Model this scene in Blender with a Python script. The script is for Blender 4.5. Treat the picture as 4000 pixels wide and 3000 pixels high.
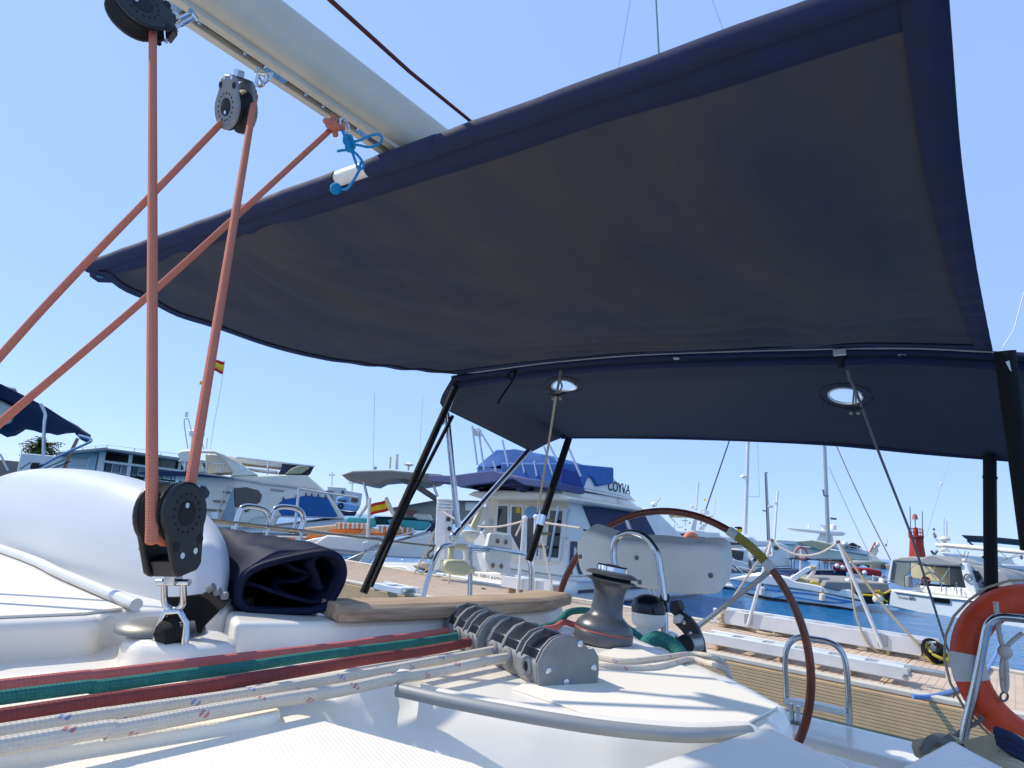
import bpy, bmesh, math, random
from mathutils import Vector as V, Matrix
for o in list(bpy.data.objects): bpy.data.objects.remove(o)
random.seed(7)
R_ = math.radians
SC = bpy.context.scene; COL = SC.collection
# ------------------------------------------------------------------ camera
FPX, PITCH, ROLL, YAW, ZC = 2400.0, R_(13.0), R_(5.0), 0.685, 1.95
_fh = V((-math.sin(YAW), math.cos(YAW), 0)); _r0 = V((math.cos(YAW), math.sin(YAW), 0)); _z = V((0, 0, 1))
FW = _fh*math.cos(PITCH) + _z*math.sin(PITCH); _u0 = -_fh*math.sin(PITCH) + _z*math.cos(PITCH)
RT = _r0*math.cos(ROLL) + _u0*math.sin(ROLL); UP = -_r0*math.sin(ROLL) + _u0*math.cos(ROLL)
CAM = V((0, 0, ZC))
cd = bpy.data.cameras.new('camera'); cam = bpy.data.objects.new('camera', cd); COL.objects.link(cam)
cd.sensor_width = 36; cd.lens = FPX/4000*36; cd.clip_start = 0.02; cd.clip_end = 6000
cam.matrix_world = Matrix(((RT.x, UP.x, -FW.x, 0), (RT.y, UP.y, -FW.y, 0), (RT.z, UP.z, -FW.z, ZC), (0, 0, 0, 1)))
SC.camera = cam
# ------------------------------------------------------------------ sky, sun, exposure
SUN_EL = R_(45); SUN_AZ = YAW + R_(71)          # azimuth measured to the left of +Y
SUN = V((-math.sin(SUN_AZ)*math.cos(SUN_EL), math.cos(SUN_AZ)*math.cos(SUN_EL), math.sin(SUN_EL)))
w = bpy.data.worlds.new('World'); SC.world = w; w.use_nodes = True
nt = w.node_tree; nt.nodes.clear()
sk = nt.nodes.new('ShaderNodeTexSky'); sk.sky_type = 'NISHITA'; sk.sun_disc = False
sk.sun_elevation = SUN_EL; sk.sun_rotation = -SUN_AZ; sk.air_density = 0.9; sk.dust_density = 0.3; sk.ozone_density = 3.5; sk.altitude = 500
bg = nt.nodes.new('ShaderNodeBackground'); bg.inputs[1].default_value = 0.15
ow = nt.nodes.new('ShaderNodeOutputWorld'); mxs = nt.nodes.new('ShaderNodeMix'); mxs.data_type = 'RGBA'; mxs.inputs['Factor'].default_value = .80; mxs.inputs['B'].default_value = (1.46, 2.26, 4.0, 1)
nt.links.new(sk.outputs[0], mxs.inputs['A']); nt.links.new(mxs.outputs['Result'], bg.inputs[0]); nt.links.new(bg.outputs[0], ow.inputs[0])
sl = bpy.data.lights.new('sun', 'SUN'); sl.energy = 2.45; sl.angle = R_(0.53); sl.color = (1.0, 0.925, 0.80)
so = bpy.data.objects.new('sun', sl); COL.objects.link(so); so.rotation_euler = SUN.to_track_quat('Z', 'Y').to_euler()
SC.view_settings.view_transform = 'Standard'; SC.view_settings.look = 'None'; SC.view_settings.gamma = 1; SC.view_settings.exposure = 0.84
SC.view_settings.use_curve_mapping = False
# ------------------------------------------------------------------ photo pixel -> point on a plane of the place
def ray(px, py): return FW + (RT*(px-2000) + UP*(1500-py))/FPX
def PZ(px, py, z): r = ray(px, py); return CAM + r*((z-ZC)/r.z)
def PY(px, py, y): r = ray(px, py); return CAM + r*(y/r.y)
def PX(px, py, x): r = ray(px, py); return CAM + r*(x/r.x)
def PD(px, py, d): return CAM + ray(px, py)*d
def PP(px, py, p0, n): r = ray(px, py); return CAM + r*((p0-CAM).dot(n)/r.dot(n))
CR = dict(c1=(0,0,.904), c2=(2000,0,.904), c3=(0,1400,.633), c4=(1200,1600,.5425), c5=(2200,1600,.452), c6=(3000,1600,.452), c7=(0,2200,.904), c8=(2000,2200,.904),
  d1=(0,1600,.3617), d2=(1600,1900,.2712), d3=(600,1550,.3617), d4=(1300,1650,.3617), d5=(3300,1950,.3165), d6=(2700,2050,.3165), d7=(2500,1750,.2712), d8=(1700,1350,.3617),
  e1=(3100,1300,.4069), e2=(450,1850,.3918), e3=(800,2000,.3165), e4=(1700,2250,.3165), e5=(2200,2000,.3917), e6=(3000,2350,.4521), e7=(400,0,.3135), e8=(1200,420,.2712))
def K(c, *pts):
    a, b, s = CR[c]; return [(a+x*s, b+y*s) for x, y in pts]
# ------------------------------------------------------------------ materials
def lin(c):
    return tuple(((x/255)/12.92 if x/255 <= .04045 else ((x/255+.055)/1.055)**2.4) for x in c) + (1,)
MATS = {}
def mat(name, rgb, rough=.5, metal=0, var=.10, vs=6, bump=0, bs=200, coat=0, spec=.5, sub=None, trans=0):
    if name in MATS: return MATS[name]
    m = bpy.data.materials.new(name); m.use_nodes = True; t = m.node_tree; b = t.nodes['Principled BSDF']
    L = t.links.new; N = t.nodes.new
    b.inputs['Roughness'].default_value = rough; b.inputs['Metallic'].default_value = metal
    b.inputs['Specular IOR Level'].default_value = spec; b.inputs['Coat Weight'].default_value = coat; b.inputs['Coat Roughness'].default_value = .12
    if trans: b.inputs['Transmission Weight'].default_value = trans
    c = lin(rgb); b.inputs['Base Color'].default_value = c
    tc = N('ShaderNodeTexCoord')
    if var:
        n = N('ShaderNodeTexNoise'); n.inputs['Scale'].default_value = vs; n.inputs['Detail'].default_value = 6; n.inputs['Roughness'].default_value = .62
        L(tc.outputs['Object'], n.inputs['Vector'])
        r = N('ShaderNodeValToRGB'); r.color_ramp.elements[0].position = .3; r.color_ramp.elements[1].position = .72
        r.color_ramp.elements[0].color = tuple(max(0, x*(1-var*1.6)) for x in c[:3])+(1,); r.color_ramp.elements[1].color = tuple(min(1, x*(1+var)) for x in c[:3])+(1,)
        L(n.outputs['Fac'], r.inputs['Fac']); L(r.outputs['Color'], b.inputs['Base Color'])
        mr = N('ShaderNodeMapRange'); mr.inputs['To Min'].default_value = max(.02, rough*.8); mr.inputs['To Max'].default_value = min(1, rough*1.25)
        L(n.outputs['Fac'], mr.inputs['Value']); L(mr.outputs[0], b.inputs['Roughness'])
    if bump:
        n2 = N('ShaderNodeTexNoise'); n2.inputs['Scale'].default_value = bs; n2.inputs['Detail'].default_value = 3
        L(tc.outputs['Object'], n2.inputs['Vector'])
        bp = N('ShaderNodeBump'); bp.inputs['Strength'].default_value = bump; bp.inputs['Distance'].default_value = .01
        L(n2.outputs['Fac'], bp.inputs['Height']); L(bp.outputs[0], b.inputs['Normal'])
    MATS[name] = m; return m
def rope_mat(name, rgb, rgb2, tracer=None, fu=.75, A=2.6, Bn=6, str_=.5):
    m = bpy.data.materials.new(name); m.use_nodes = True; t = m.node_tree; b = t.nodes['Principled BSDF']; L = t.links.new; N = t.nodes.new
    b.inputs['Roughness'].default_value = .85; b.inputs['Specular IOR Level'].default_value = .25
    tc = N('ShaderNodeTexCoord'); sp = N('ShaderNodeSeparateXYZ'); L(tc.outputs['UV'], sp.inputs[0])
    def M(op, a, bb=None):
        x = N('ShaderNodeMath'); x.operation = op
        for i, q in enumerate((a, bb)):
            if q is None: continue
            if isinstance(q, (int, float)): x.inputs[i].default_value = q
            else: L(q, x.inputs[i])
        return x.outputs[0]
    U, W = sp.outputs[0], sp.outputs[1]
    a = M('MULTIPLY', U, A*6.2832*2.2); c = M('MULTIPLY', W, Bn*6.2832)
    s1 = M('SINE', M('ADD', a, c)); s2 = M('SINE', M('SUBTRACT', a, c)); pr = M('MULTIPLY', s1, s2)
    f = M('MULTIPLY_ADD', pr, .5); f.node.inputs[2].default_value = .5
    n3 = N('ShaderNodeTexNoise'); n3.inputs['Scale'].default_value = 1.0; mp3 = N('ShaderNodeMapping'); mp3.inputs['Scale'].default_value = (9, 16, 1); L(tc.outputs['UV'], mp3.inputs[0]); L(mp3.outputs[0], n3.inputs['Vector'])
    nz = N('ShaderNodeTexNoise'); nz.inputs['Scale'].default_value = 1.6; nz.inputs['Detail'].default_value = 5; L(tc.outputs['UV'], nz.inputs['Vector'])
    f2 = M('ADD', M('MULTIPLY', f, .22), M('MULTIPLY', M('ADD', nz.outputs['Fac'], n3.outputs['Fac']), .42))
    mx = N('ShaderNodeMix'); mx.data_type = 'RGBA'; L(f2, mx.inputs['Factor']); mx.inputs['A'].default_value = lin(rgb2); mx.inputs['B'].default_value = lin(rgb)
    out = mx.outputs['Result']
    if tracer:
        fr = M('FRACT', M('MULTIPLY', U, fu)); k1 = M('LESS_THAN', fr, .17)
        fv = M('FRACT', M('ADD', M('MULTIPLY', W, 2), M('MULTIPLY', M('FLOOR', M('MULTIPLY', U, fu)), .37)))
        k2 = M('LESS_THAN', M('ABSOLUTE', M('SUBTRACT', fv, M('MULTIPLY_ADD', fr, 1.2))), .16)
        k = M('MULTIPLY', M('MULTIPLY', k1, k2), M('GREATER_THAN', s1, -.35)); k = M('MULTIPLY', k, .62)
        m2 = N('ShaderNodeMix'); m2.data_type = 'RGBA'; L(k, m2.inputs['Factor']); L(out, m2.inputs['A']); m2.inputs['B'].default_value = lin(tracer); out = m2.outputs['Result']
    L(out, b.inputs['Base Color'])
    bp = N('ShaderNodeBump'); bp.inputs['Strength'].default_value = str_; bp.inputs['Distance'].default_value = .0016; L(f, bp.inputs['Height']); L(bp.outputs[0], b.inputs['Normal'])
    MATS[name] = m; return m
G = lambda n: MATS[n]
mat('gelcoat', (238,232,220), .28, var=.035, vs=5, coat=.25)
mat('gel_grey', (216,214,210), .35, var=.05, vs=3)
mat('gel_far', (238,233,223), .35, var=.06, vs=.8)
mat('gel_cream', (236,224,200), .4, var=.06, vs=.7)
mat('steel', (200,202,205), .16, 1, var=.03, vs=20)
mat('steel_far', (190,192,196), .3, 1, var=0)
mat('rail_grey', (158,158,155), .5, .25, var=.06, vs=8)
mat('alu', (176,178,176), .38, .85, var=.08, vs=9)
mat('alu_white', (214,215,214), .45, .1, var=.06, vs=4)
mat('boom_alu', (206,196,174), .45, .08, var=.07, vs=5, bump=.03, bs=90)
mat('black_plastic', (30,31,33), .42, var=.2, vs=40, bump=.05, bs=300)
mat('grey_plastic', (130,131,131), .55, var=.14, vs=30, bump=.06, bs=260)
mat('dark_plastic', (38,41,50), .3, var=.2, vs=30)
mat('webbing', (12,12,14), .9, var=.25, vs=60, bump=.4, bs=900)
mat('navy', (35,40,74), .8, var=.16, vs=14, bump=.12, bs=900)
mat('navy_under', (66,66,76), .9, var=.10, vs=5, bump=.12, bs=900)
mat('awning_under', (66,63,66), .9, var=.13, vs=3.2, bump=.12, bs=900)
mat('navy_vinyl', (15,22,50), .62, spec=.2, var=.2, vs=12, bump=.05, bs=500)
mat('blue_cover', (56,104,168), .75, var=.14, vs=2.5, bump=.25, bs=9)
mat('blue_screen', (20,92,150), .7, var=.12, vs=4, bump=.1, bs=60)
mat('teak', (150,126,102), .7, var=.25, vs=22, bump=.15, bs=120)
mat('mahogany', (118,52,30), .32, var=.25, vs=14, coat=.3)
mat('winch_grey', (88,90,94), .34, .35, var=.08, vs=12)
mat('chrome', (225,226,230), .06, 1, var=0)
mat('orange', (224,72,24), .5, var=.16, vs=9, bump=.03, bs=120)
mat('retro_white', (214,212,204), .6, var=.08)
mat('white_plastic', (238,235,226), .42, var=.05, vs=5)
mat('cream_plastic', (216,210,172), .5, var=.08)
mat('cushion_orange', (226,120,48), .8, var=.1)
mat('cushion_teal', (72,178,186), .7, var=.08)
mat('cushion_stripe', (190,160,120), .8, var=.1)
mat('glass_dark', (22,28,34), .08, var=.1, vs=2, spec=.7)
mat('glass_screen', (26,40,86), .6, var=.12, vs=2)
mat('rubber', (20,20,22), .7, var=.2)
mat('red_paint', (176,50,30), .65, var=.14, vs=1.2)
mat('yellow', (226,190,40), .6, var=.1)
mat('flag_red', (206,34,34), .75, var=.08); mat('flag_yellow', (245,196,20), .75, var=.06)
mat('concrete', (150,146,138), .85, var=.14, vs=.5, bump=.1, bs=8)
mat('plaster', (222,216,204), .85, var=.07, vs=.4)
mat('grey_hull', (92,108,130), .35, var=.07, vs=.8)
mat('ice_hull', (222,228,228), .3, var=.06, vs=.8)
mat('navy_paint', (18,28,58), .35, var=.1, vs=2)
mat('pale_blue', (120,165,205), .45, var=.08, vs=1.5)
mat('awning_grey', (152,152,150), .85, var=.1, vs=1.2, bump=.2, bs=5)
mat('sand_canvas', (196,180,140), .85, var=.1, vs=1.2)
mat('deckboard', (200,176,152), .75, var=.10, vs=4, bump=.1, bs=60)
mat('fascia_board', (204,172,128), .72, var=.12, vs=3, bump=.08, bs=60)
mat('trunk', (110,88,64), .9, var=.2); mat('leaf', (58,84,34), .6, var=.25, vs=3)
mat('letters', (24,28,44), .6, var=0); mat('letters_grey', (110,112,118), .6, var=0)
rope_mat('rope_pink', (206,120,112), (170,84,84)); rope_mat('rope_green', (66,150,136), (4,36,42)); rope_mat('rope_maroon', (150,76,74), (96,46,48))
rope_mat('rope_sheet', (216,138,110), (180,98,82), str_=.45)
rope_mat('rope_white_blue', (226,216,198), (184,172,154), (40,96,170)); rope_mat('rope_white_red', (226,216,200), (186,174,158), (170,44,52))
rope_mat('rope_cyan', (40,160,210), (20,110,165)); rope_mat('rope_beige', (206,190,160), (160,144,118)); rope_mat('rope_dark', (26,26,32), (12,12,16))
rope_mat('rope_grey', (150,148,140), (104,102,98)); rope_mat('rope_brown', (110,62,52), (72,38,34))
# ------------------------------------------------------------------ mesh builder
OFF = {}
def link(o, name): COL.objects.link(o); return o
def tag(o, label, cat, group=None, kind=None):
    if label: o['label'] = label
    if cat: o['category'] = cat
    if group: o['group'] = group
    if kind: o['kind'] = kind
    return o
def thing(name, label, cat, loc, group=None):
    o = bpy.data.objects.new(name, None); COL.objects.link(o); o.location = loc; o.empty_display_size = .1
    OFF[o.name] = V(loc); return tag(o, label, cat, group)
def spl(pts, k=6, closed=False):
    pts = [V(p) for p in pts]; n = len(pts)
    if n < 3: return pts
    out = []
    for i in range(n if closed else n-1):
        p1, p2 = pts[i], pts[(i+1) % n]
        p0 = pts[i-1] if (i > 0 or closed) else p1*2-p2
        p3 = pts[(i+2) % n] if (i+2 < n or closed) else p2*2-p1
        for j in range(k):
            t = j/k; out.append(.5*((2*p1)+(-p0+p2)*t+(2*p0-5*p1+4*p2-p3)*t*t+(-p0+3*p1-3*p2+p3)*t**3))
    if not closed: out.append(pts[-1])
    return out
def sag(a, b, s, n=10):
    a, b = V(a), V(b); return [a.lerp(b, i/n) - V((0, 0, s*4*(i/n)*(1-i/n))) for i in range(n+1)]
class MB:
    def __init__(s): s.v = []; s.f = []; s.uv = []
    def add(s, vs, fs, uvs=None):
        o = len(s.v); s.v += [V(p) for p in vs]
        for i, f in enumerate(fs): s.f.append([o+k for k in f]); s.uv.append(uvs[i] if uvs else None)
        return s
    def box(s, c, sz, M=None):
        c = V(c); hx, hy, hz = sz[0]/2, sz[1]/2, sz[2]/2
        vs = [V((x, y, z)) for x in (-hx, hx) for y in (-hy, hy) for z in (-hz, hz)]
        if M: vs = [M @ p for p in vs]
        return s.add([c+p for p in vs], [(0,1,3,2), (4,6,7,5), (0,4,5,1), (2,3,7,6), (0,2,6,4), (1,5,7,3)])
    def bar(s, a, b, wd, ht, up=(0,0,1)):
        a, b = V(a), V(b); d = (b-a); l = d.length; d.normalize(); sd = d.cross(V(up)).normalized(); u = sd.cross(d)
        return s.box((a+b)/2, (l, wd, ht), Matrix((d, sd, u)).transposed())
    def tube(s, pts, r, n=8, closed=False, cap=True, flat=1.0, up=None):
        pts = [V(p) for p in pts]; N = len(pts)
        rr = r if isinstance(r, (list, tuple)) else [r]*N
        T = []
        for i in range(N):
            a = pts[i-1] if (i > 0 or closed) else pts[i]; b = pts[(i+1) % N] if (i < N-1 or closed) else pts[i]
            t = (b-a); T.append(t.normalized() if t.length > 1e-9 else V((0,0,1)))
        x = (V(up) if up else V((0,0,1)));
        if abs(x.dot(T[0])) > .95: x = V((1,0,0))
        x = (x - T[0]*x.dot(T[0])).normalized(); vs = []; L = [0]
        for i in range(N):
            if up: x = V(up)
            x = (x - T[i]*x.dot(T[i])).normalized(); y = T[i].cross(x)
            for k in range(n):
                a = 2*math.pi*k/n; vs.append(pts[i]+(x*math.cos(a)*flat+y*math.sin(a))*rr[i])
            if i: L.append(L[-1]+(pts[i]-pts[i-1]).length)
        L.append(L[-1]+(pts[0]-pts[-1]).length)
        fs, us = [], []; cf = 2*math.pi*max(rr)
        for i in range(N if closed else N-1):
            j = (i+1) % N
            for k in range(n):
                k2 = (k+1) % n; fs.append((i*n+k, i*n+k2, j*n+k2, j*n+k))
                us.append([(L[i]/cf, k/n), (L[i]/cf, (k+1)/n), (L[i+1]/cf, (k+1)/n), (L[i+1]/cf, k/n)])
        if cap and not closed:
            fs.append(tuple(range(n-1, -1, -1))); us.append(None); fs.append(tuple((N-1)*n+k for k in range(n))); us.append(None)
        return s.add(vs, fs, us)
    def prism(s, poly, vec):
        poly = [V(p) for p in poly]; vec = V(vec); n = len(poly)
        nr = sum(((poly[i]-poly[0]).cross(poly[(i+1) % n]-poly[0]) for i in range(n)), V((0,0,0)))
        if nr.dot(vec) > 0: poly = poly[::-1]
        return s.add(poly+[p+vec for p in poly], [tuple(range(n)), tuple(range(2*n-1, n-1, -1))]+[((i+1) % n, i, n+i, n+(i+1) % n) for i in range(n)])
    def loft(s, rings, closed=True, cap=True):
        n = len(rings[0]); vs = [p for r in rings for p in r]; fs = []
        for i in range(len(rings)-1):
            for k in range(n if closed else n-1):
                k2 = (k+1) % n; fs.append((i*n+k, i*n+k2, (i+1)*n+k2, (i+1)*n+k))
        if cap and closed: fs.append(tuple(range(n-1, -1, -1))); fs.append(tuple((len(rings)-1)*n+k for k in range(n)))
        return s.add(vs, fs)
    def lathe(s, prof, o, ax=(0,0,1), n=24):
        ax = V(ax).normalized(); x = ax.orthogonal().normalized(); y = ax.cross(x); o = V(o)
        return s.loft([[o+ax*h+(x*math.cos(2*math.pi*k/n)+y*math.sin(2*math.pi*k/n))*max(r, 1e-5) for k in range(n)] for r, h in prof])
    def cyl(s, a, b, r, n=12, r2=None):
        a, b = V(a), V(b); return s.lathe([(r, 0), (r if r2 is None else r2, (b-a).length)], a, b-a, n)
    def ball(s, c, r, n=12, sc=(1,1,1)):
        c = V(c); m = n//2; rings = []
        for i in range(m+1):
            a = math.pi*i/m; rings.append([c+V((r*sc[0]*math.sin(a)*math.cos(2*math.pi*k/n), r*sc[1]*math.sin(a)*math.sin(2*math.pi*k/n), -r*sc[2]*math.cos(a))) for k in range(n)])
        return s.loft(rings)
    def torus(s, c, R, r, ax=(0,0,1), n=28, m=10, a0=0, a1=2*math.pi):
        ax = V(ax).normalized(); x = ax.orthogonal().normalized(); y = ax.cross(x); full = abs(a1-a0-2*math.pi) < 1e-6
        return s.tube([V(c)+(x*math.cos(a0+(a1-a0)*k/n)+y*math.sin(a0+(a1-a0)*k/n))*R for k in range(n if full else n+1)], r, m, closed=full)
    def grid(s, rows, uv=True):
        m, n = len(rows), len(rows[0]); fs, us = [], []
        for i in range(m-1):
            for j in range(n-1):
                fs.append((i*n+j, i*n+j+1, (i+1)*n+j+1, (i+1)*n+j)); us.append([(j/(n-1), i/(m-1)), ((j+1)/(n-1), i/(m-1)), ((j+1)/(n-1), (i+1)/(m-1)), (j/(n-1), (i+1)/(m-1))])
        return s.add([p for r in rows for p in r], fs, us)
    def build(s, name, m, parent=None, label=None, cat=None, group=None, kind=None, smooth=38, bevel=0, solid=0, seg=2, sub=0):
        if parent is not None: off = OFF[parent.name]
        else:
            xs = [p.x for p in s.v]; ys = [p.y for p in s.v]
            off = V(((min(xs)+max(xs))/2, (min(ys)+max(ys))/2, min(p.z for p in s.v)))
        me = bpy.data.meshes.new(name); me.from_pydata([p-off for p in s.v], [], s.f)
        if any(s.uv):
            ul = me.uv_layers.new(name='UVMap'); d = ul.data
            for pl, u in zip(me.polygons, s.uv):
                if u:
                    for k, li in enumerate(pl.loop_indices): d[li].uv = u[k]
        b = bmesh.new(); b.from_mesh(me); bmesh.ops.remove_doubles(b, verts=b.verts, dist=1e-6)
        if not solid: bmesh.ops.recalc_face_normals(b, faces=b.faces)
        b.to_mesh(me); b.free()
        if smooth: me.polygons.foreach_set('use_smooth', [True]*len(me.polygons)); me.set_sharp_from_angle(angle=R_(smooth))
        me.materials.append(G(m) if isinstance(m, str) else m)
        o = bpy.data.objects.new(name, me); COL.objects.link(o)
        if parent is not None: o.parent = parent
        else: o.location = off
        OFF[o.name] = off
        if solid: x = o.modifiers.new('s', 'SOLIDIFY'); x.thickness = solid; x.offset = 0
        if sub: x = o.modifiers.new('u', 'SUBSURF'); x.levels = sub; x.render_levels = sub
        if bevel: x = o.modifiers.new('b', 'BEVEL'); x.width = bevel; x.segments = seg; x.limit_method = 'ANGLE'; x.angle_limit = R_(35)
        return tag(o, label, cat, group, kind)
def copy_tree(o, delta, label=None, parent=None):
    c = o.copy(); COL.objects.link(c)
    if parent is None: c.location = o.location + V(delta); OFF[c.name] = OFF[o.name] + V(delta)
    else: c.parent = parent; OFF[c.name] = OFF[parent.name]
    if label: c['label'] = label
    for ch in [x for x in bpy.data.objects if x.parent is o]: copy_tree(ch, delta, None, c)
    return c
def rope(name, pts, r, m, label=None, cat='rope', n=8, k=0, parent=None, group=None):
    return MB().tube(spl(pts, k) if k else pts, r, n).build(name, m, parent, label if parent is None else None, cat if parent is None else None, group)
def text(name, s, p, rt, up, h, m, parent, ext=.004, align='LEFT', wscale=1, bold=False):
    cu = bpy.data.curves.new(name, 'FONT'); cu.body = s; cu.size = h*1.4; cu.extrude = ext; cu.align_x = align; cu.space_character = wscale
    if bold: cu.offset = h*.02
    o = bpy.data.objects.new('tmp', cu); COL.objects.link(o); bpy.context.view_layer.update()
    me = bpy.data.meshes.new_from_object(o); bpy.data.objects.remove(o)
    rt, up = V(rt).normalized(), V(up); up = (up-rt*up.dot(rt)).normalized(); nz = rt.cross(up)
    off = OFF[parent.name]
    for v in me.vertices: q = v.co.copy(); v.co = V(p)+rt*q.x+up*q.y+nz*q.z-off
    me.materials.clear(); me.materials.append(G(m))
    o = bpy.data.objects.new(name, me); COL.objects.link(o); o.parent = parent; OFF[o.name] = off; return o
def sstep(a, b, x):
    t = min(1, max(0, (x-a)/(b-a))); return t*t*(3-2*t)
def pxof(p): v = p-CAM; dd = v.dot(FW); return 2000+FPX*v.dot(RT)/dd
# ================================================================== own sailing yacht: deck
def nonskid(name, rgb, step=.0042):
    m = mat(name, rgb, .55, var=.03, vs=4); t = m.node_tree; b = t.nodes['Principled BSDF']; L = t.links.new; N = t.nodes.new
    tc = N('ShaderNodeTexCoord'); mp = N('ShaderNodeMapping'); mp.inputs['Rotation'].default_value = (0, 0, R_(20)); L(tc.outputs['Object'], mp.inputs[0])
    wv = N('ShaderNodeTexWave'); wv.inputs['Scale'].default_value = .314/step; L(mp.outputs[0], wv.inputs[0])
    w2 = N('ShaderNodeTexWave'); w2.bands_direction = 'Y'; w2.inputs['Scale'].default_value = .314/step; L(mp.outputs[0], w2.inputs[0])
    mu = N('ShaderNodeMath'); mu.operation = 'MULTIPLY'; L(wv.outputs['Fac'], mu.inputs[0]); L(w2.outputs['Fac'], mu.inputs[1])
    bp = N('ShaderNodeBump'); bp.inputs['Strength'].default_value = .3; bp.inputs['Distance'].default_value = .001; L(mu.outputs[0], bp.inputs['Height']); L(bp.outputs[0], b.inputs['Normal'])
    return m
nonskid('nonskid', (238,230,214))
ZR = 1.752
yacht = thing('sailing_yacht', 'white sailing yacht with navy awning that fills the foreground', 'sailboat', (-1.3, 1.5, 0))
P2 = lambda px, py, z=ZR: PZ(px, py, z).xy
rail_px = [(1555,2695), (1800,2748), (2100,2803), (2400,2848), (2700,2872), (2930,2862)]
railp = [P2(*p) for p in rail_px]
aft = [P2(*p) for p in [(3090,2775), (2920,2680), (2720,2590), (2460,2485), (2200,2450)]]
poly1 = railp + aft + [V((-1.05, 1.45)), V((-1.05, .45))]
def sdf(p, poly):
    d = 1e9; ins = False; n = len(poly); j = n-1
    for i in range(n):
        a, b = poly[j], poly[i]; e = b-a; w_ = p-a; t = min(1, max(0, w_.dot(e)/e.dot(e))); d = min(d, (w_-e*t).length)
        if (a.y > p.y) != (b.y > p.y) and p.x < (b.x-a.x)*(p.y-a.y)/(b.y-a.y)+a.x: ins = not ins
        j = i
    return -d if ins else d
def sdl(p, line):
    d = 1e9
    for a, b in zip(line, line[1:]):
        e = b-a; w_ = p-a; t = min(1, max(0, w_.dot(e)/e.dot(e))); d = min(d, (w_-e*t).length)
    return d
def roof_z(x, y):
    p = V((x, y)); s = sdf(p, poly1); z = ZR
    if s < 0: z = ZR+.004*min(1, -s/.02)
    else:
        da = sdl(p, aft)
        dn = sdl(p, railp)
        near = x > -.62 and y < .95
        if near and dn < da:
            tgt = .15*sstep(-.60, -.30, x)+.035*sstep(-.60, -.52, x)
            z = ZR+.012*max(0, 1-dn/.012)*0 - tgt*sstep(0, .11, s)
        elif da <= dn or y > 1.0: z = ZR-.55*sstep(-.004, .05, s)
    dr = sdl(p, railp); z += .010*(1-sstep(0, .028, dr))*sstep(-.62, -.56, x)
    # ridge nose that starts left of the long rail
    nose = [P2(1395,2715), P2(1555,2700)]; z += .016*(1-sstep(.004, .035, sdl(p, nose)))
    return z
rows = []
nx, ny = 200, 200
for i in range(ny):
    y = -.35+i*(1.95/(ny-1)); rows.append([V((x, y, roof_z(x, y))) for x in [-1.5+j*(2.0/(nx-1)) for j in range(nx)]])
roof = MB().grid(rows).build('coachroof', 'gelcoat', yacht, smooth=60)
# nonskid panels on the roof (thin sheets that follow it)
def sheet(name, pxs, z, dz, m='nonskid', th=.003):
    MB().prism([PZ(a, b, z)+V((0, 0, dz)) for a, b in pxs], (0, 0, -th)).build(name, m, yacht, bevel=.0015)
def rsheet(name, pxs, n=26, lift=.0035):
    pl = [P2(*p) for p in pxs]; xs = [p.x for p in pl]; ys = [p.y for p in pl]; mb = MB(); s = .012
    nx = int((max(xs)-min(xs))/s)+1; ny = int((max(ys)-min(ys))/s)+1
    for i in range(nx):
        for j in range(ny):
            x, y = min(xs)+i*s, min(ys)+j*s
            if sdf(V((x+s/2, y+s/2)), pl) < 0: mb.add([V((a, b, roof_z(a, b)+lift)) for a, b in ((x, y), (x+s, y), (x+s, y+s), (x, y+s))], [(0,1,2,3)])
    mb.build(name, 'nonskid', yacht)
sheet('nonskid_panel', [(2000,2695), (2330,2560), (2450,2520), (2900,2700), (3040,2770), (2900,2845), (2650,2850), (2350,2815)], ZR+.004, .003)
sheet('nonskid_panel', [(-600,3100), (0,3000), (1000,2825), (1180,2805), (1320,2850), (1850,3000), (2100,3120), (300,3600), (-900,3900)], ZR, .004)
# raised slab under the halyards
slab = [(-700,3130), (0,2952), (600,2862), (1070,2790), (1098,2772), (1080,2735), (900,2690), (600,2640), (200,2620), (-700,2700)]
MB().prism([PZ(a, b, 1.7655) for a, b in slab], (0, 0, -.014)).build('halyard_slab', 'nonskid', yacht, bevel=.004, seg=3)
# long rails (sprayhood tracks)
MB().tube(spl([PZ(a, b, ZR+.013) for a, b in rail_px], 5), .0072, 10, flat=1.0).build('track_rail', 'rail_grey', yacht, smooth=60)
hz = 1.795
lp = [PZ(533,2362,hz+.009), PZ(250,2245,hz+.009), PZ(0,2142,hz+.009), PZ(-500,1990,hz+.009)]
MB().tube(spl(lp, 5), .0082, 12).build('track_rail', 'alu_white', yacht, smooth=60)
# hatch plateau with vertical front
pl = [(-900,2560), (0,2432), (300,2420), (395,2414), (430,2395), (470,2385), (900,2375), (1000,2330), (600,2180), (-900,1990)]
MB().prism([PZ(a, b, hz) for a, b in pl], (0, 0, -.055)).build('hatch_plateau', 'gelcoat', yacht, bevel=.010, seg=3)
MB().prism([PZ(a, b, hz+.0035) for a, b in [(-600,2470), (0,2405), (330,2392), (480,2372), (0,2185), (-600,2020)]], (0, 0, -.003)).build('nonskid_panel', 'nonskid', yacht)
# mainsheet pad
pad = [(478,2478), (500,2452), (640,2424), (890,2462), (935,2490), (930,2515), (740,2528), (540,2508)]
MB().prism([PZ(a, b, 1.785) for a, b in pad], (0, 0, -.045)).build('mainsheet_pad', 'gelcoat', yacht, bevel=.014, seg=4)
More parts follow.
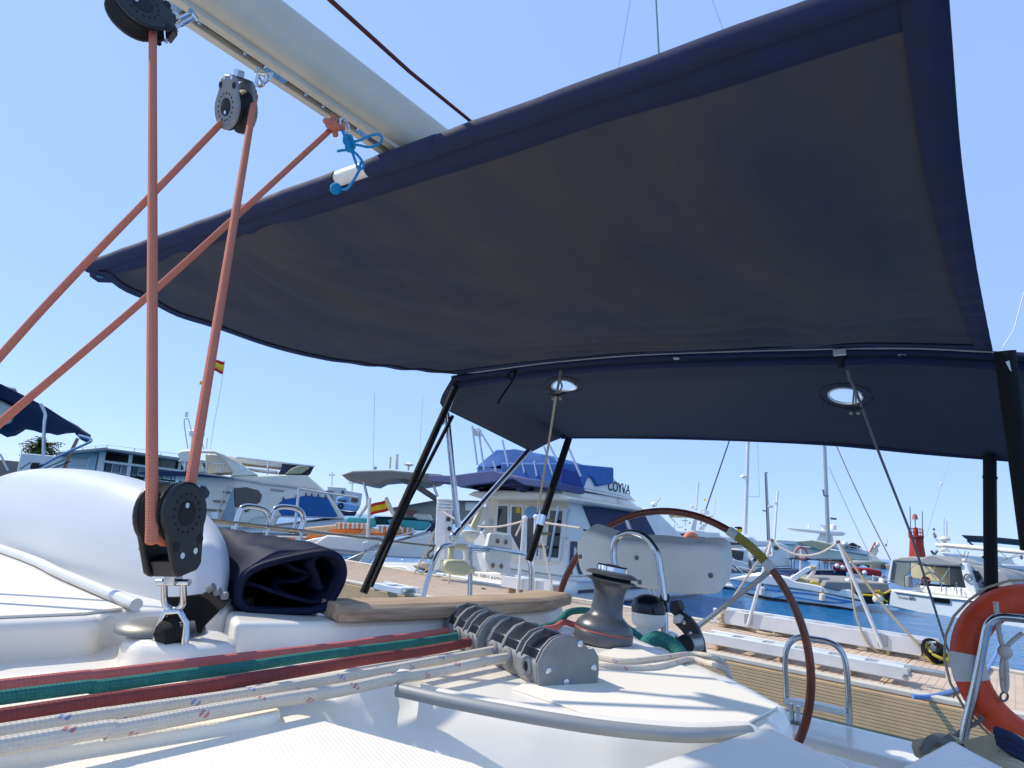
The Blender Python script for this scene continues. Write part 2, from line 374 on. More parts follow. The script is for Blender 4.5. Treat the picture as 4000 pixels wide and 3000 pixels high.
# companionway hatch garage: a big smooth hump
def superell(c, ax, n=64, m=32, e=.80, e2=.72, eb=None):
    sg = lambda v, p: math.copysign(abs(v)**p, v); rings = []
    for i in range(m+1):
        ph = math.pi/2*(i/m)**1.35; rr = sg(math.cos(ph), e); zz = sg(math.sin(ph), eb or e)
        rings.append([c+ax[0]*(rr*sg(math.cos(2*math.pi*k/n), e2))+ax[1]*(rr*sg(math.sin(2*math.pi*k/n), e2))+ax[2]*zz for k in range(n)])
    return rings
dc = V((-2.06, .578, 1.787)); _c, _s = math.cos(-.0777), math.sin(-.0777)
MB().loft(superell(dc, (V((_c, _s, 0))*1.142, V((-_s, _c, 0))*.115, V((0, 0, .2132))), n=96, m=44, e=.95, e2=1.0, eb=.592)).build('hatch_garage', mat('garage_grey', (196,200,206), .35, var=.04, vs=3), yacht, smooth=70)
# cockpit coaming with teak cap
cb = [(900,2560), (1300,2550), (1600,2530), (1900,2500), (2130,2468), (2215,2440)]
cw = [PZ(a, b, ZR) for a, b in cb]
mb = MB()
for hh, off in ((0, 0),):
    outer = [p+V((0, 0, -.02)) for p in spl(cw, 4)]
    rings = []
    for i, p in enumerate(outer):
        t = (outer[min(i+1, len(outer)-1)]-outer[max(i-1, 0)]).normalized(); nrm = V((-t.y, t.x, 0)).normalized()
        if nrm.x > 0: nrm = -nrm
        rings.append([p, p+V((0, 0, .060))+nrm*.012, p+V((0, 0, .060))+nrm*.11, p+nrm*.12])
    mb.loft(rings)
mb.build('cockpit_coaming', 'gelcoat', yacht, bevel=.008, seg=3)
mb = MB(); rings = []; outer = [p for p in outer if pxof(p) > 1215]
for i, p in enumerate(outer):
    t = (outer[min(i+1, len(outer)-1)]-outer[max(i-1, 0)]).normalized(); nrm = V((-t.y, t.x, 0)).normalized()
    if nrm.x > 0: nrm = -nrm
    q = p+V((0, 0, .0625)); rings.append([q-nrm*.006, q-nrm*.008+V((0, 0, .017)), q+nrm*.002+V((0, 0, .024)), q+nrm*.075+V((0, 0, .022)), q+nrm*.085+V((0, 0, .017)), q+nrm*.082])
mb.loft(rings); _td = cw[4]-cw[1]; _m = mat('teak_grain', (168,142,114), .7, var=.12, vs=14, bump=0); _t = _m.node_tree; _N = _t.nodes.new; _L = _t.links.new; _p = _t.nodes['Principled BSDF']
_tc = _N('ShaderNodeTexCoord'); _mp = _N('ShaderNodeMapping'); _mp.vector_type = 'TEXTURE'; _mp.inputs['Rotation'].default_value = (0, 0, math.atan2(_td.y, _td.x)); _mp.inputs['Scale'].default_value = (.25, .012, .012); _L(_tc.outputs['Object'], _mp.inputs[0])
_n = _N('ShaderNodeTexNoise'); _n.inputs['Scale'].default_value = 1.6; _n.inputs['Detail'].default_value = 6; _L(_mp.outputs[0], _n.inputs[0]); _r = _N('ShaderNodeValToRGB'); _r.color_ramp.elements[0].position = .34; _r.color_ramp.elements[1].position = .66; _r.color_ramp.elements[0].color = lin((144,120,98)); _r.color_ramp.elements[1].color = lin((182,160,134)); _L(_n.outputs['Fac'], _r.inputs[0]); _L(_r.outputs[0], _p.inputs['Base Color'])
_b = _N('ShaderNodeBump'); _b.inputs['Strength'].default_value = .4; _b.inputs['Distance'].default_value = .001; _L(_n.outputs['Fac'], _b.inputs['Height']); _L(_b.outputs[0], _p.inputs['Normal'])
tk = mb.build('teak_cap', _m, yacht, bevel=.0018, seg=2)
# cockpit well, side decks, aft deck, transom and hull
mb = MB(); yl = [1.35, 2.2, 3.2, 4.1]
mb.box((-1.3, 2.75, .55), (2.0, 3.0, .06)); mb.build('cockpit_sole', 'gel_grey', yacht)
for sx in (-1, 1):
    MB().box((-1.3+sx*.78, 2.4, .82), (.52, 2.0, .5)).build('cockpit_seat', 'gelcoat', yacht, bevel=.03, seg=3)
MB().box((-3.0, 2.0, .95), (.46, 4.8, .5)).build('side_deck', 'gelcoat', yacht, bevel=.03)
MB().box((.36, 2.6, .92), (.5, 3.5, .5)).build('side_deck', 'gelcoat', yacht, bevel=.03)
MB().box((-1.3, 4.0, .82), (3.75, .5, .40)).build('aft_deck', 'gelcoat', yacht, bevel=.04, seg=3)
# hull lofted below the decks
rings = []
for y, hw in ((-6.8, .15), (-5, 1.0), (-3, 1.6), (-1, 1.92), (1, 2.0), (3, 1.96), (4.28, 1.86)):
    c = V((-1.3, y, 0)); rings.append([c+V((-hw, 0, 1.12)), c+V((-hw*.96, 0, .4)), c+V((-hw*.7, 0, -.25)), c+V((0, 0, -.4)), c+V((hw*.7, 0, -.25)), c+V((hw*.96, 0, .4)), c+V((hw, 0, 1.12)), c+V((hw*.9, 0, 1.0)), c+V((hw*.88, 0, .4)), c+V((0, 0, .35)), c+V((-hw*.88, 0, .4)), c+V((-hw*.9, 0, 1.0))])
MB().loft(rings).build('hull', 'gelcoat', yacht, smooth=50)
# foredeck side walls that carry the roof down to the side deck
MB().box((-1.95, -1.0, 1.35), (1.2, 3.6, .76)).build('coachroof_side', 'gelcoat', yacht, bevel=.05, seg=3)
# foredeck and forward coachroof (behind the camera)
MB().box((-1.3, -3.3, 1.10), (3.3, 5.9, .10)).build('foredeck', 'gelcoat', yacht, bevel=.03)
MB().box((-.75, -2.2, 1.42), (2.3, 3.7, .62)).build('coachroof_forward', 'gelcoat', yacht, bevel=.08, seg=3)
# shaded locker lid and moulded coaming at lower right
lid = [(2560,2960), (2930,2842), (2985,2830), (3030,2842), (3330,2985), (3520,3120), (3000,3400), (2300,3150), (2420,3010)]
MB().prism([PZ(a, b, 1.768) for a, b in lid], (0, 0, -.10)).build('locker_lid', 'gelcoat', yacht, bevel=.014, seg=4)
cm = [(3420,3040), (3560,2965), (3700,2890), (3730,2888), (3800,2930), (4150,3110), (4200,3300), (3500,3300)]
MB().prism([PZ(a, b, 1.52) for a, b in cm], (0, 0, -.45)).build('port_coaming', 'gelcoat', yacht, bevel=.022, seg=4)
MB().box((.18, 1.9, 1.10), (.9, .9, .30)).build('port_coaming', 'gelcoat', yacht, bevel=.03, seg=3)
# ================================================================== halyards, clutches, winch
ZH = 1.776
ENT = [(1762,2466), (1803,2482), (1852,2506), (1938,2541), (1992,2567), (2047,2603)]
LEFT = [(0,2677), (0,2724), (0,2800), (0,2864), (0,2922)]
HM = ['rope_pink', 'rope_green', 'rope_maroon', 'rope_white_blue', 'rope_white_red']
HL = ['faded pink halyard, uppermost of the five lines running into the clutches', 'dark green flecked halyard between the pink and maroon lines', 'maroon halyard beside the white rope with blue flecks', 'white halyard with blue flecks beside the maroon line', 'white halyard with red flecks, lowest of the five lines']
for i in range(5):
    a = PZ(*LEFT[i], ZH); b = PZ(*ENT[i], ZH); d = (b-a).normalized()
    pts = [a-d*.6] + [a.lerp(b, t/8)+V((random.uniform(-.0012, .0012), 0, random.uniform(-.001, .001)-.002*math.sin(t/8*3.14))) for t in range(9)] + [b+d*.03]
    rope('halyard', pts, (.0060, .0060, .0066, .0063, .0063)[i], HM[i], HL[i], n=14, k=6, group='halyards led aft over the coachroof')
p1, p6 = PZ(*ENT[0], ZH), PZ(*ENT[5], ZH)
ea = (p6-p1).normalized(); ea.z = 0; ea.normalize(); eb = V((-ea.y, ea.x, 0));
if eb.y < 0: eb = -eb
eu = V((0, 0, 1))
def CL(o, a, b, z): return V((o.x, o.y, ZR+.004))+ea*a+eb*b+eu*z
arch = [(0, 0), (-.003, .018), (-.004, .030), (.004, .046), (.016, .0575), (.032, .063), (.050, .061), (.066, .052), (.074, .045), (.082, .046), (.090, .036), (.092, .018), (.090, 0)]
def clutch_bank(ents, label):
    ps = [PZ(*e, ZH) for e in ents]; r = thing('rope_clutch', label, 'rope clutch', V((ps[1].x, ps[1].y, ZR)), 'rope clutches on the coachroof')
    A = [(p-ps[0]).dot(ea) for p in ps]; o = ps[0]; hw = min(A[1]-A[0], A[2]-A[1])*.485
    a0, a1 = A[0]-hw-.003, A[2]+hw+.003
    lowp = [(0, 0), (-.003, .018), (-.004, .027), (.001, .033), (.010, .030), (.07, .028), (.082, .040), (.09, .034), (.092, .018), (.09, 0)]
    MB().prism([CL(o, a0, b, z) for b, z in lowp], ea*(a1-a0)).build('body', 'grey_plastic', r, bevel=.003, seg=3)
    for a in (a0-.004, a1):
        e = MB().prism([CL(o, a, b, z) for b, z in arch], ea*.004).build('end_plate', 'grey_plastic', r, bevel=.0015)
    sd = a1+.004
    for b, z in ((.012, .020), (.058, .052), (.082, .022), (.040, .006)): MB().lathe([(.0042, 0), (.0042, .0008), (.002, .0016)], CL(o, sd, b, z), ea, 12).build('rivet', 'steel', r)
    for i in range(3):
        c = A[i]
        for s in (-1, 1):
            if (i, s) in ((0, -1), (2, 1)): pass
            MB().prism([CL(o, c+s*(hw-.0012)-.0012, b, z) for b, z in arch[2:-3]], ea*.0024).build('rib', 'grey_plastic', r)
        lev = [(.000, .030), (.003, .043), (.016, .0535), (.031, .0585), (.032, .0545), (.036, .0595), (.048, .0585), (.062, .050), (.068, .043), (.066, .035)]
        lv = MB().prism([CL(o, c-hw+.003, b, z) for b, z in lev], ea*(2*hw-.006)).build('lever', 'dark_plastic', r, bevel=.001)
        MB().prism([CL(o, c-hw+.004, b, z) for b, z in ((.0265, .050), (.0285, .0635), (.0325, .0635), (.031, .050))], ea*(2*hw-.008)).build('grip', 'dark_plastic', lv)
        MB().torus(CL(o, c, -.004, ps[i].z-ZR-.004), .0092, .0032, eb, 18, 8).build('bushing', 'grey_plastic', r)
        MB().lathe([(.0090, 0), (.0090, .002)], CL(o, c, -.0045, ps[i].z-ZR-.004), eb, 14).build('rope_hole', 'rubber', r)
    return r
clutch_bank(ENT[:3], 'grey three-lever rope clutch gripping the pink, green and maroon halyards')
clutch_bank(ENT[3:], 'grey three-lever rope clutch with one empty hole, nearer of the two')
# winch
wb = PZ(2352, 2512, ZR+.004); wax = (V((0, 0, 1))+_r0*.10).normalized()
wn = thing('winch', 'grey self-tailing winch with a chrome top behind the rope clutches', 'winch', wb)
S = .80
L_ = lambda pr: [(a*S, b*S*.9) for a, b in pr]
MB().lathe(L_([(.066, 0), (.0675, .004), (.0675, .026), (.066, .0285)]), wb, wax, 40).build('base', 'winch_grey', wn)
MB().lathe(L_([(.0665, .0285), (.0672, .0295), (.0665, .0315)]), wb, wax, 40).build('red_band', mat('winch_red', (170,84,66), .5), wn)
MB().lathe(L_([(.066, .0315), (.0665, .036), (.064, .044), (.057, .054), (.046, .063), (.0385, .071), (.0365, .082), (.035, .105), (.036, .125), (.0395, .140), (.048, .150), (.060, .1545), (.0605, .1565), (.05, .159)]), wb, wax, 40).build('drum', 'winch_grey', wn, smooth=60)
MB().lathe(L_([(.044, .158), (.046, .162), (.044, .166)]), wb, wax, 32).build('jaw_groove', 'rubber', wn)
MB().lathe(L_([(.05, .1655), (.061, .167), (.0615, .169), (.054, .175), (.046, .1775), (.02, .178)]), wb, wax, 40).build('upper_jaw', 'winch_grey', wn, smooth=50)
tp = MB().lathe(L_([(.036, .1775), (.0375, .179), (.0375, .190), (.034, .194), (.016, .1945)]), wb, wax, 36).build('top_cap', 'chrome', wn, smooth=40)
MB().lathe(L_([(.016, .1945), (.016, .1952), (.013, .1950)]), wb, wax, 16).build('socket', 'rubber', tp)
# rope tails aft of the clutches
cc = lambda i: PZ(*ENT[i], ZH)+eb*.085
def deckpts(pxs, r, lift=0): return [PZ(a, b, ZR+.004+r+lift) for a, b in pxs]
rope('halyard_tail', [cc(1), PD(2165,2440,1.13), PD(2222,2392,1.20), PD(2290,2385,1.27), PD(2330,2400,1.30), PD(2420,2430,1.36), PD(2520,2500,1.34), PD(2580,2510,1.30), PD(2640,2545,1.26), PD(2670,2600,1.24)], .0068, 'rope_green', 'green flecked halyard tail wrapped behind the winch', n=10, k=6)
rope('rope_hank', [PD(2520,2555,1.27), PD(2530,2510,1.28), PD(2570,2495,1.29), PD(2620,2515,1.28), PD(2655,2550,1.26), PD(2670,2590,1.25)], .0150, 'rope_green', 'thick green rope hank lying behind the winch', n=12, k=6)
rope('halyard_tail', [cc(0), PD(2150,2455,1.10), PD(2200,2430,1.16), PD(2240,2440,1.24), PD(2290,2450,1.30)], .006, 'rope_pink', 'pink halyard tail passing behind the winch', n=10, k=6)
rope('halyard_tail', [cc(4)-V((0, 0, .008))] + deckpts([(2260,2585), (2400,2608), (2560,2608), (2690,2575), (2760,2590), (2800,2600)], .0052) + [PD(2850,2640,1.10), PD(2880,2760,1.12)], .005, 'rope_white_red', 'white rope tail with red flecks lying across the coachroof past the winch', n=10, k=6)
rope('halyard_tail', [cc(3)-V((0, 0, .008))] + deckpts([(2300,2566), (2440,2585), (2600,2568), (2700,2556), (2790,2570)], .0052, .001) + [PD(2840,2610,1.14), PD(2860,2740,1.15)], .005, 'rope_white_blue', 'white rope tail with blue flecks lying closest to the winch', n=10, k=6)
# ================================================================== boom, blocks and mainsheet
BX = -1.305; zb = 2.945
sec = []
for k in range(24):
    a = 2*math.pi*k/24; sec.append((.053*math.copysign(abs(math.cos(a))**.75, math.cos(a)), .088+.076*math.copysign(abs(math.sin(a))**.85, math.sin(a))))
BO = thing('boom', 'grey aluminium boom with a slotted track overhead at upper left', 'boom', (BX, 1, zb))
MB().loft([[V((BX+.032+x, y, zb+z)) for x, z in sec] for y in (-3.2, -1, 0, 1, 2.0)]).build('spar', 'boom_alu', BO, smooth=60)
MB().box((BX-.008, -.6, zb+.010), (.022, 5.2, .020)).build('track_flange', 'boom_alu', BO, bevel=.003)
MB().box((BX+.034, -.6, zb+.008), (.024, 5.2, .016)).build('track_flange', 'boom_alu', BO, bevel=.003)
MB().box((BX+.014, -.6, zb+.018), (.026, 5.18, .008)).build('track_slot', 'rubber', BO)
for px, py in [(775,105), (955,222), (1270,422), (1195,380)]: 
    q = PZ(px, py, zb-.004); MB().lathe([(.006, 0), (.006, .008), (.003, .012)], V((BX+.014, q.y, zb+.012)), (0, 0, -1), 10).build('screw', 'steel', BO)
for y0, y1 in ((.30, .37), (.56, .62), (.83, .90)): MB().box((BX+.014, (y0+y1)/2, zb+.009), (.024, y1-y0, .014)).build('slider', 'steel', BO, bevel=.002)
def shackle(r, c, ax_u, ax_w, R, t, m='steel', name='shackle'):
    # U bow opening along ax_u, pin along ax_w
    u, w_ = ax_u.normalized(), ax_w.normalized(); pts = [c+w_*R+u*R*1.6]
    for k in range(9): a = math.pi*k/8; pts.append(c+w_*R*math.cos(a)-u*R*math.sin(a))
    pts.append(c-w_*R+u*R*1.6); s = MB().tube(spl(pts, 3), t, 10).build(name, m, r, smooth=60)
    MB().cyl(c+u*R*1.6-w_*R*1.7, c+u*R*1.6+w_*R*1.7, t*1.05, 10).build('pin', m, s)
    return s
def block(label, c, hd, n, R, W, ratio=1.55, m='black_plastic', mm=None):
    h = (hd-n*hd.dot(n)).normalized(); s = h.cross(n)
    r = thing('sheet_block', label, 'pulley block', c, 'mainsheet blocks')
    out = []
    for k in range(19): a = R_(-125)+R_(250)*k/18; out.append((R*math.sin(a), -R*math.cos(a)))
    out = out + [(R*.62, R*ratio), (R*.40, R*(ratio+.18)), (-R*.40, R*(ratio+.18)), (-R*.62, R*ratio)]
    at = lambda x, y, z: c+s*x+h*y+n*z
    for sg in (-1, 1):
        ck = MB().prism([at(x, y, sg*W*.5) for x, y in out], n*(sg*W*.28)).build('cheek', m, r, bevel=R*.09, seg=3)
        f = W*.78*sg
        MB().lathe([(R*.40, 0), (R*.40, .0006), (R*.34, .0010)], at(0, 0, f), n*sg, 24).build('bearing_hub', mm or 'rubber', ck)
        for k in range(16):
            a = 2*math.pi*k/16; MB().lathe([(R*.048, 0), (R*.048, .0006)], at(R*.60*math.sin(a), R*.60*math.cos(a), f), n*sg, 8).build('ball_window', 'rubber', ck)
        for x, y, rr in ((-.55, .95, .15), (.55, .95, .15), (-.30, 1.28, .10), (.30, 1.28, .10)):
            MB().lathe([(R*rr, 0), (R*rr, .0006)], at(R*x, R*y, f), n*sg, 12).build('window' if rr > .12 else 'rivet', 'rubber' if rr > .12 else 'steel', ck)
        MB().lathe([(R*.09, 0), (R*.09, .0012)], at(R*.05, -R*.25 if sg > 0 else R*.25, f+sg*.0008), n*sg, 10).build('rivet', 'steel', ck)
    MB().lathe([(R*.96, -W*.46), (R*.99, -W*.40), (R*.74, -W*.05), (R*.74, W*.05), (R*.99, W*.40), (R*.96, W*.46)], c, n, 32).build('sheave', 'rubber', r, smooth=60)
    MB().prism([at(x, y, -W*.5) for x, y in ((R*.56, R*1.38), (R*.40, R*(ratio+.17)), (-R*.40, R*(ratio+.17)), (-R*.56, R*1.38))], n*W).build('head', m, r, bevel=R*.05)
    MB().bar(at(0, R*(ratio+.05), 0), at(0, R*(ratio+.50), 0), W*.55, W*.5, n).build('swivel', 'steel', r, bevel=.001)
    return r, at
camv = lambda a, b, c: (RT*a+UP*b-FW*c).normalized()
# lower block
d0 = .73
cl = PD(668, 2005, d0); nl = camv(.985, .05, .17); hl = PD(640, 2330, d0+.0)-cl; Rl = .0370
lb, at = block('large black mainsheet block standing on its shackle beside the white hatch', cl, hl, nl, Rl, .028, 1.75)
hn = (hl-nl*hl.dot(nl)).normalized()
sh = shackle(lb, at(0, Rl*2.75, 0), -hn, nl, .0127, .0038)
sh2c = at(0, Rl*3.20, 0)
MB().tube([sh2c+camv(-1, 0, 0)*.018+V((0,0,-.040)), sh2c+camv(-1, 0, 0)*.014+V((0,0,-.012)), sh2c+camv(-.5, 0, 0)*.010+V((0,0,.002)), sh2c+camv(.6, 0, .3)*.010+V((0,0,.004)), sh2c+camv(1, 0, .3)*.020+V((0,0,-.008)), sh2c+camv(1, 0, .2)*.022+V((0,0,-.04))], .0042, 10).build('shackle_bow', 'steel', lb, smooth=60)
# pad eye and webbing strap
pe = PZ(628, 2462, 1.786)
pd_ = thing('pad_eye', 'dark grey oval pad eye on the white moulded pad', 'pad eye', pe)
MB().lathe([(.052, 0), (.050, .006), (.034, .011), (.012, .013)], pe, (0, 0, 1), 28).build('base_plate', mat('dull_steel', (120,118,112), .45, .6, var=.1, vs=30), pd_, smooth=60)
MB().torus(pe+V((0, 0, .004)), .024, .005, camv(0, 0, 1), 16, 8, 0, math.pi).build('eye', 'steel', pd_)
st = thing('webbing_strap', 'black webbing strap with plastic buckle holding the rolled blue canvas', 'strap', PZ(760, 2480, 1.80))
def ribbon(pairs, d, th=.003): return MB().prism([PD(a, b, dd) for (a, b), dd in zip(pairs, d if isinstance(d, list) else [d]*len(pairs))], -FW*th*-1)
ribbon(K('e2', (480,1235), (600,1235), (850,1205), (960,1205), (1080,1330), (960,1450), (880,1530), (855,1600), (815,1590), (790,1470), (700,1470), (610,1490), (650,1560), (640,1600), (470,1610), (460,1500), (500,1400)), .755, .004).build('strap', 'webbing', st, bevel=.001)
MB().tube([PD(*K('e2', (490,1560))[0], .725), PD(*K('e2', (560,1590))[0], .72), PD(*K('e2', (630,1570))[0], .725)], .014, 10).build('strap_loop', 'webbing', st)
q = K('e2', (900,1170), (1000,1110), (1180,1260), (1100,1330))
bk = MB().prism([PD(a, b, .76) for a, b in q], FW*-.016).build('buckle', 'black_plastic', st, bevel=.003)
for i in range(3):
    f0 = K('e2', (925+70*i, 1160-10*i+40*i), (985+66*i, 1120+48*i))
    MB().tube([PD(*f0[0], .742), PD(*f0[1], .742)], .0045, 8).build('buckle_bar', 'grey_plastic', bk)
# upper blocks
bA = PD(535, 42, 1.10); nA = camv(1.15, .42, .85)
kA, atA = block('black mainsheet block under the boom at the upper left corner', bA, PD(735, 120, 1.16)-bA, nA, .0455, .030, 1.0)
bailA = PZ(705, 78, zb-.012)
shackle(kA, PD(712, 82, 1.19), camv(.6, .5, -.2), camv(.3, -.3, 1), .016, .0045)
bB = PD(922, 430, 1.30)
kB, atB = block('dusty grey mainsheet block hanging below the middle of the boom', bB, PD(1015, 295, 1.32)-bB, camv(-.55, -.08, .80), .045, .030, 1.25, 'grey_plastic')
shackle(kB, PD(1018, 318, 1.335), camv(.25, 1, 0), camv(1, -.2, .3), .011, .0035)
MB().tube(spl([PD(1008, 265, 1.36), PD(1012, 300, 1.35), PD(1028, 322, 1.345), PD(1048, 312, 1.35), PD(1062, 285, 1.36)], 4), .0035, 8).build('bail', 'steel', kB)
# mainsheet: one line through all three blocks
r_ = .0066; ms = MB(); S_ = lambda *p: ms.tube(spl(p, 8), r_, 12)
lo = lambda ang, k=.86: cl + (at(math.sin(ang)*Rl*k, -math.cos(ang)*Rl*k, 0)-cl)
arc = [at(-Rl*.86*math.cos(a), Rl*.86*math.sin(a), 0) for a in [R_(-20), R_(20), R_(60), R_(90), R_(120), R_(160), R_(200)]]
# which side of the sheave is left in the picture
def pxof(p): v = p-CAM; dd = v.dot(FW); return 2000+FPX*v.dot(RT)/dd
if pxof(arc[0]) > pxof(arc[-1]): arc = arc[::-1]
ptA = PP(597, 150, bA, nA); ptB = PD(988, 420, 1.285)
ms.tube(spl([PP(612, 60, bA, nA), PP(602, 110, bA, nA), ptA, ptA.lerp(arc[0], .5)]+arc+[ptB.lerp(arc[-1], .5), ptB, PD(990, 380, 1.30), PD(950, 352, 1.31)], 6), r_, 12)
S_(PD(886, 452, 1.30), PD(860, 485, 1.295), PD(300, 1065, 1.10), PD(0, 1392, .99), PD(-400, 1850, .86))
S_(PD(1320, 480, 1.50), PD(1290, 508, 1.49), PD(620, 1120, 1.20), PD(0, 1652, 1.0), PD(-400, 2010, .88))
ms.build('mainsheet', 'rope_sheet', None, 'faded salmon mainsheet running between the boom blocks and the deck block', 'rope', smooth=60)
kn = MB(); c = PD(1302, 496, 1.485)
for a, b, cc_ in ((0, .0, 0), (.010, .004, .004), (-.006, .012, 0)): kn.torus(c+RT*a+UP*b, .013, .0068, camv(.3+a*20, .9, .4), 16, 8)
kn.tube([c+UP*.03, c, c-UP*.022+RT*.006], .0068, 8).build('mainsheet_knot', 'rope_sheet', None, 'salmon knot tying the mainsheet end to a ring under the boom', 'knot')
MB().torus(PD(1345, 490, 1.50), .016, .003, camv(.9, .1, .4), 18, 8).build('boom_ring', 'steel', BO)
# lazy line above the boom
rope('topping_line', [PD(1200, -90, 1.75)+V((0, -2.2, .25)), PD(1200, -90, 1.75), PD(1290, 0, 1.85), PD(1600, 280, 2.3), PD(1840, 475, 2.8), PD(1960, 575, 3.0)], .0075, 'rope_brown', 'dark red line running beside the boom against the sky', n=8)
# ================================================================== awning, bimini, rolled canvas
def resamp(pts, n):
    L = [0]
    for a, b in zip(pts, pts[1:]): L.append(L[-1]+(b-a).length)
    out = []; j = 0
    for i in range(n):
        t = L[-1]*i/(n-1)
        while j < len(L)-2 and L[j+1] < t: j += 1
        out.append(pts[j].lerp(pts[j+1], (t-L[j])/max(1e-9, L[j+1]-L[j])))
    return out
def coons(cb, ct, clf, crt, m, n):
    b, t = resamp(cb, n), resamp(ct, n); l, r = resamp(clf, m), resamp(crt, m); rows = []
    for i in range(m):
        v = i/(m-1); row = []
        for j in range(n):
            u = j/(n-1)
            row.append(b[j]*(1-v)+t[j]*v+l[i]*(1-u)+r[i]*u-(b[0]*(1-u)*(1-v)+b[-1]*u*(1-v)+t[0]*(1-u)*v+t[-1]*u*v))
        rows.append(row)
    return rows
tubeL = PZ(352, 1042, 2.90); tubeR = PZ(3700, -130, 2.905)
front = [tubeL, PZ(800, 880, 2.90), PZ(1370, 668, 2.90), PZ(2000, 425, 2.905), PZ(2700, 205, 2.905), PZ(3370, -5, 2.905), tubeR]
# keep the tube straight in plan: least squares through its ends
front = [tubeL.lerp(tubeR, t/12) for t in range(13)]
zipc = spl([PZ(1788, 1458, 2.90), PZ(2130, 1412, 2.955), PZ(2500, 1380, 2.985), PZ(3000, 1362, 2.995), PZ(3500, 1352, 2.975), PZ(3878, 1366, 2.93)], 6)
lft = spl([tubeL, PZ(600, 1188, 2.84), PZ(900, 1300, 2.81), PZ(1250, 1395, 2.81), PZ(1550, 1438, 2.85), zipc[0]], 6)
rgt = spl([tubeR, PZ(3716, 100, 2.87), PZ(3758, 633, 2.83), PZ(3808, 995, 2.83), PZ(3850, 1230, 2.87), zipc[-1]], 6)
M_, N_ = 60, 90
aw = coons(front, zipc, lft, rgt, M_, N_)
for i in range(M_):
    for j in range(N_):
        u, v = j/(N_-1), i/(M_-1); e = 4*u*(1-u); k = 4*v*(1-v)
        dz = -.035*e*k
        dz += .010*math.sin(26*u+5*v*v+1.2*math.sin(7*v))*math.exp(-((u-.80)/.11)**2)*k*4.2              # long soft folds near the port side
        dd = math.hypot((u-.30)*1.5, v); an = math.atan2(v, u-.30)
        dz += .012*math.sin(18*an+6*dd)*math.exp(-(dd/.55)**2)*min(1, dd*6)                           # creases from the lashing
        dz += .011*math.sin(60*v-14*u+3*math.sin(5*u))*sstep(.5, .8, v)*sstep(1, .86, v)*(.4+e)         # ripples before the zip
        dz += .004*math.sin(95*v+10*u)*sstep(.90, .97, u)*k                                            # puckers along the hem
        dz += .004*math.sin(13*u+9*v)*k
        aw[i][j] = aw[i][j]+V((0, 0, dz))
# weathered cloth: navy and brownish grey streaks that paint in fold shading and coating wear, a few pale scuffs
_m = G('awning_under'); _t = _m.node_tree; _p = _t.nodes['Principled BSDF']; _N = _t.nodes.new; _L = _t.links.new
_tc = _N('ShaderNodeTexCoord'); _mp = _N('ShaderNodeMapping'); _mp.inputs['Scale'].default_value = (1.5, .5, 1); _mp.inputs['Rotation'].default_value = (0, 0, R_(-12)); _L(_tc.outputs['Object'], _mp.inputs[0])
_n1 = _N('ShaderNodeTexNoise'); _n1.inputs['Scale'].default_value = 2.2; _n1.inputs['Detail'].default_value = 7; _n1.inputs['Roughness'].default_value = .6; _L(_mp.outputs[0], _n1.inputs[0])
_r = _N('ShaderNodeValToRGB'); _r.color_ramp.elements[0].position = .35; _r.color_ramp.elements[1].position = .66; _r.color_ramp.elements[0].color = lin((56,58,72)); _r.color_ramp.elements[1].color = lin((78,73,72)); _L(_n1.outputs['Fac'], _r.inputs[0])
_n2 = _N('ShaderNodeTexNoise'); _n2.inputs['Scale'].default_value = 9; _n2.inputs['Detail'].default_value = 8; _L(_mp.outputs[0], _n2.inputs[0])
_r2 = _N('ShaderNodeValToRGB'); _r2.color_ramp.elements[0].position = .735; _r2.color_ramp.elements[1].position = .80; _r2.color_ramp.elements[1].color = (.35, .35, .35, 1); _L(_n2.outputs['Fac'], _r2.inputs[0])
_mx = _N('ShaderNodeMix'); _mx.data_type = 'RGBA'; _L(_r2.outputs[0], _mx.inputs['Factor']); _L(_r.outputs[0], _mx.inputs['A']); _mx.inputs['B'].default_value = lin((120,116,116)); _L(_mx.outputs['Result'], _p.inputs['Base Color'])
awn = thing('awning', 'large dark navy sun awning stretched from the boom to the bimini', 'awning', (-1.4, 1.9, 2.8))
MB().grid(aw).build('panel', 'awning_under', awn, solid=.0022, smooth=80)
def hem(name, idx, dz=-.0045):
    rows = [[aw[i][j]+V((0, 0, dz)) for j in jj] for i, jj in idx]
    MB().grid(rows).build(name, 'navy', awn, solid=.0022, smooth=80)
hem('hem', [(i, range(0, N_)) for i in range(0, 3)])
hem('hem', [(i, range(N_-3, N_)) for i in range(0, M_)], -.009)
hem('hem', [(i, range(0, 3)) for i in range(0, M_)], -.008)
hem('hem', [(i, range(0, N_)) for i in range(M_-4, M_)], -.0065)
td = (tubeR-tubeL).normalized(); T = lambda px, py: tubeL + td*((PZ(px, py, 2.90)-tubeL).dot(td))
g0, g1 = T(1312, 700), T(1432, 655)
up_ = V((0, 0, .004))
for a, b in ((tubeL-td*.01, g0), (g1, tubeR+td*.5)):
    MB().tube([a.lerp(b, t/20)+V((0, 0, .0015*math.sin(t*1.9))) for t in range(21)], .0265, 16).build('tube_pocket', 'navy', awn, smooth=60)
MB().tube([tubeL+up_, tubeR+td*.5+up_], .0220, 16).build('tube', 'white_plastic', awn, smooth=60)
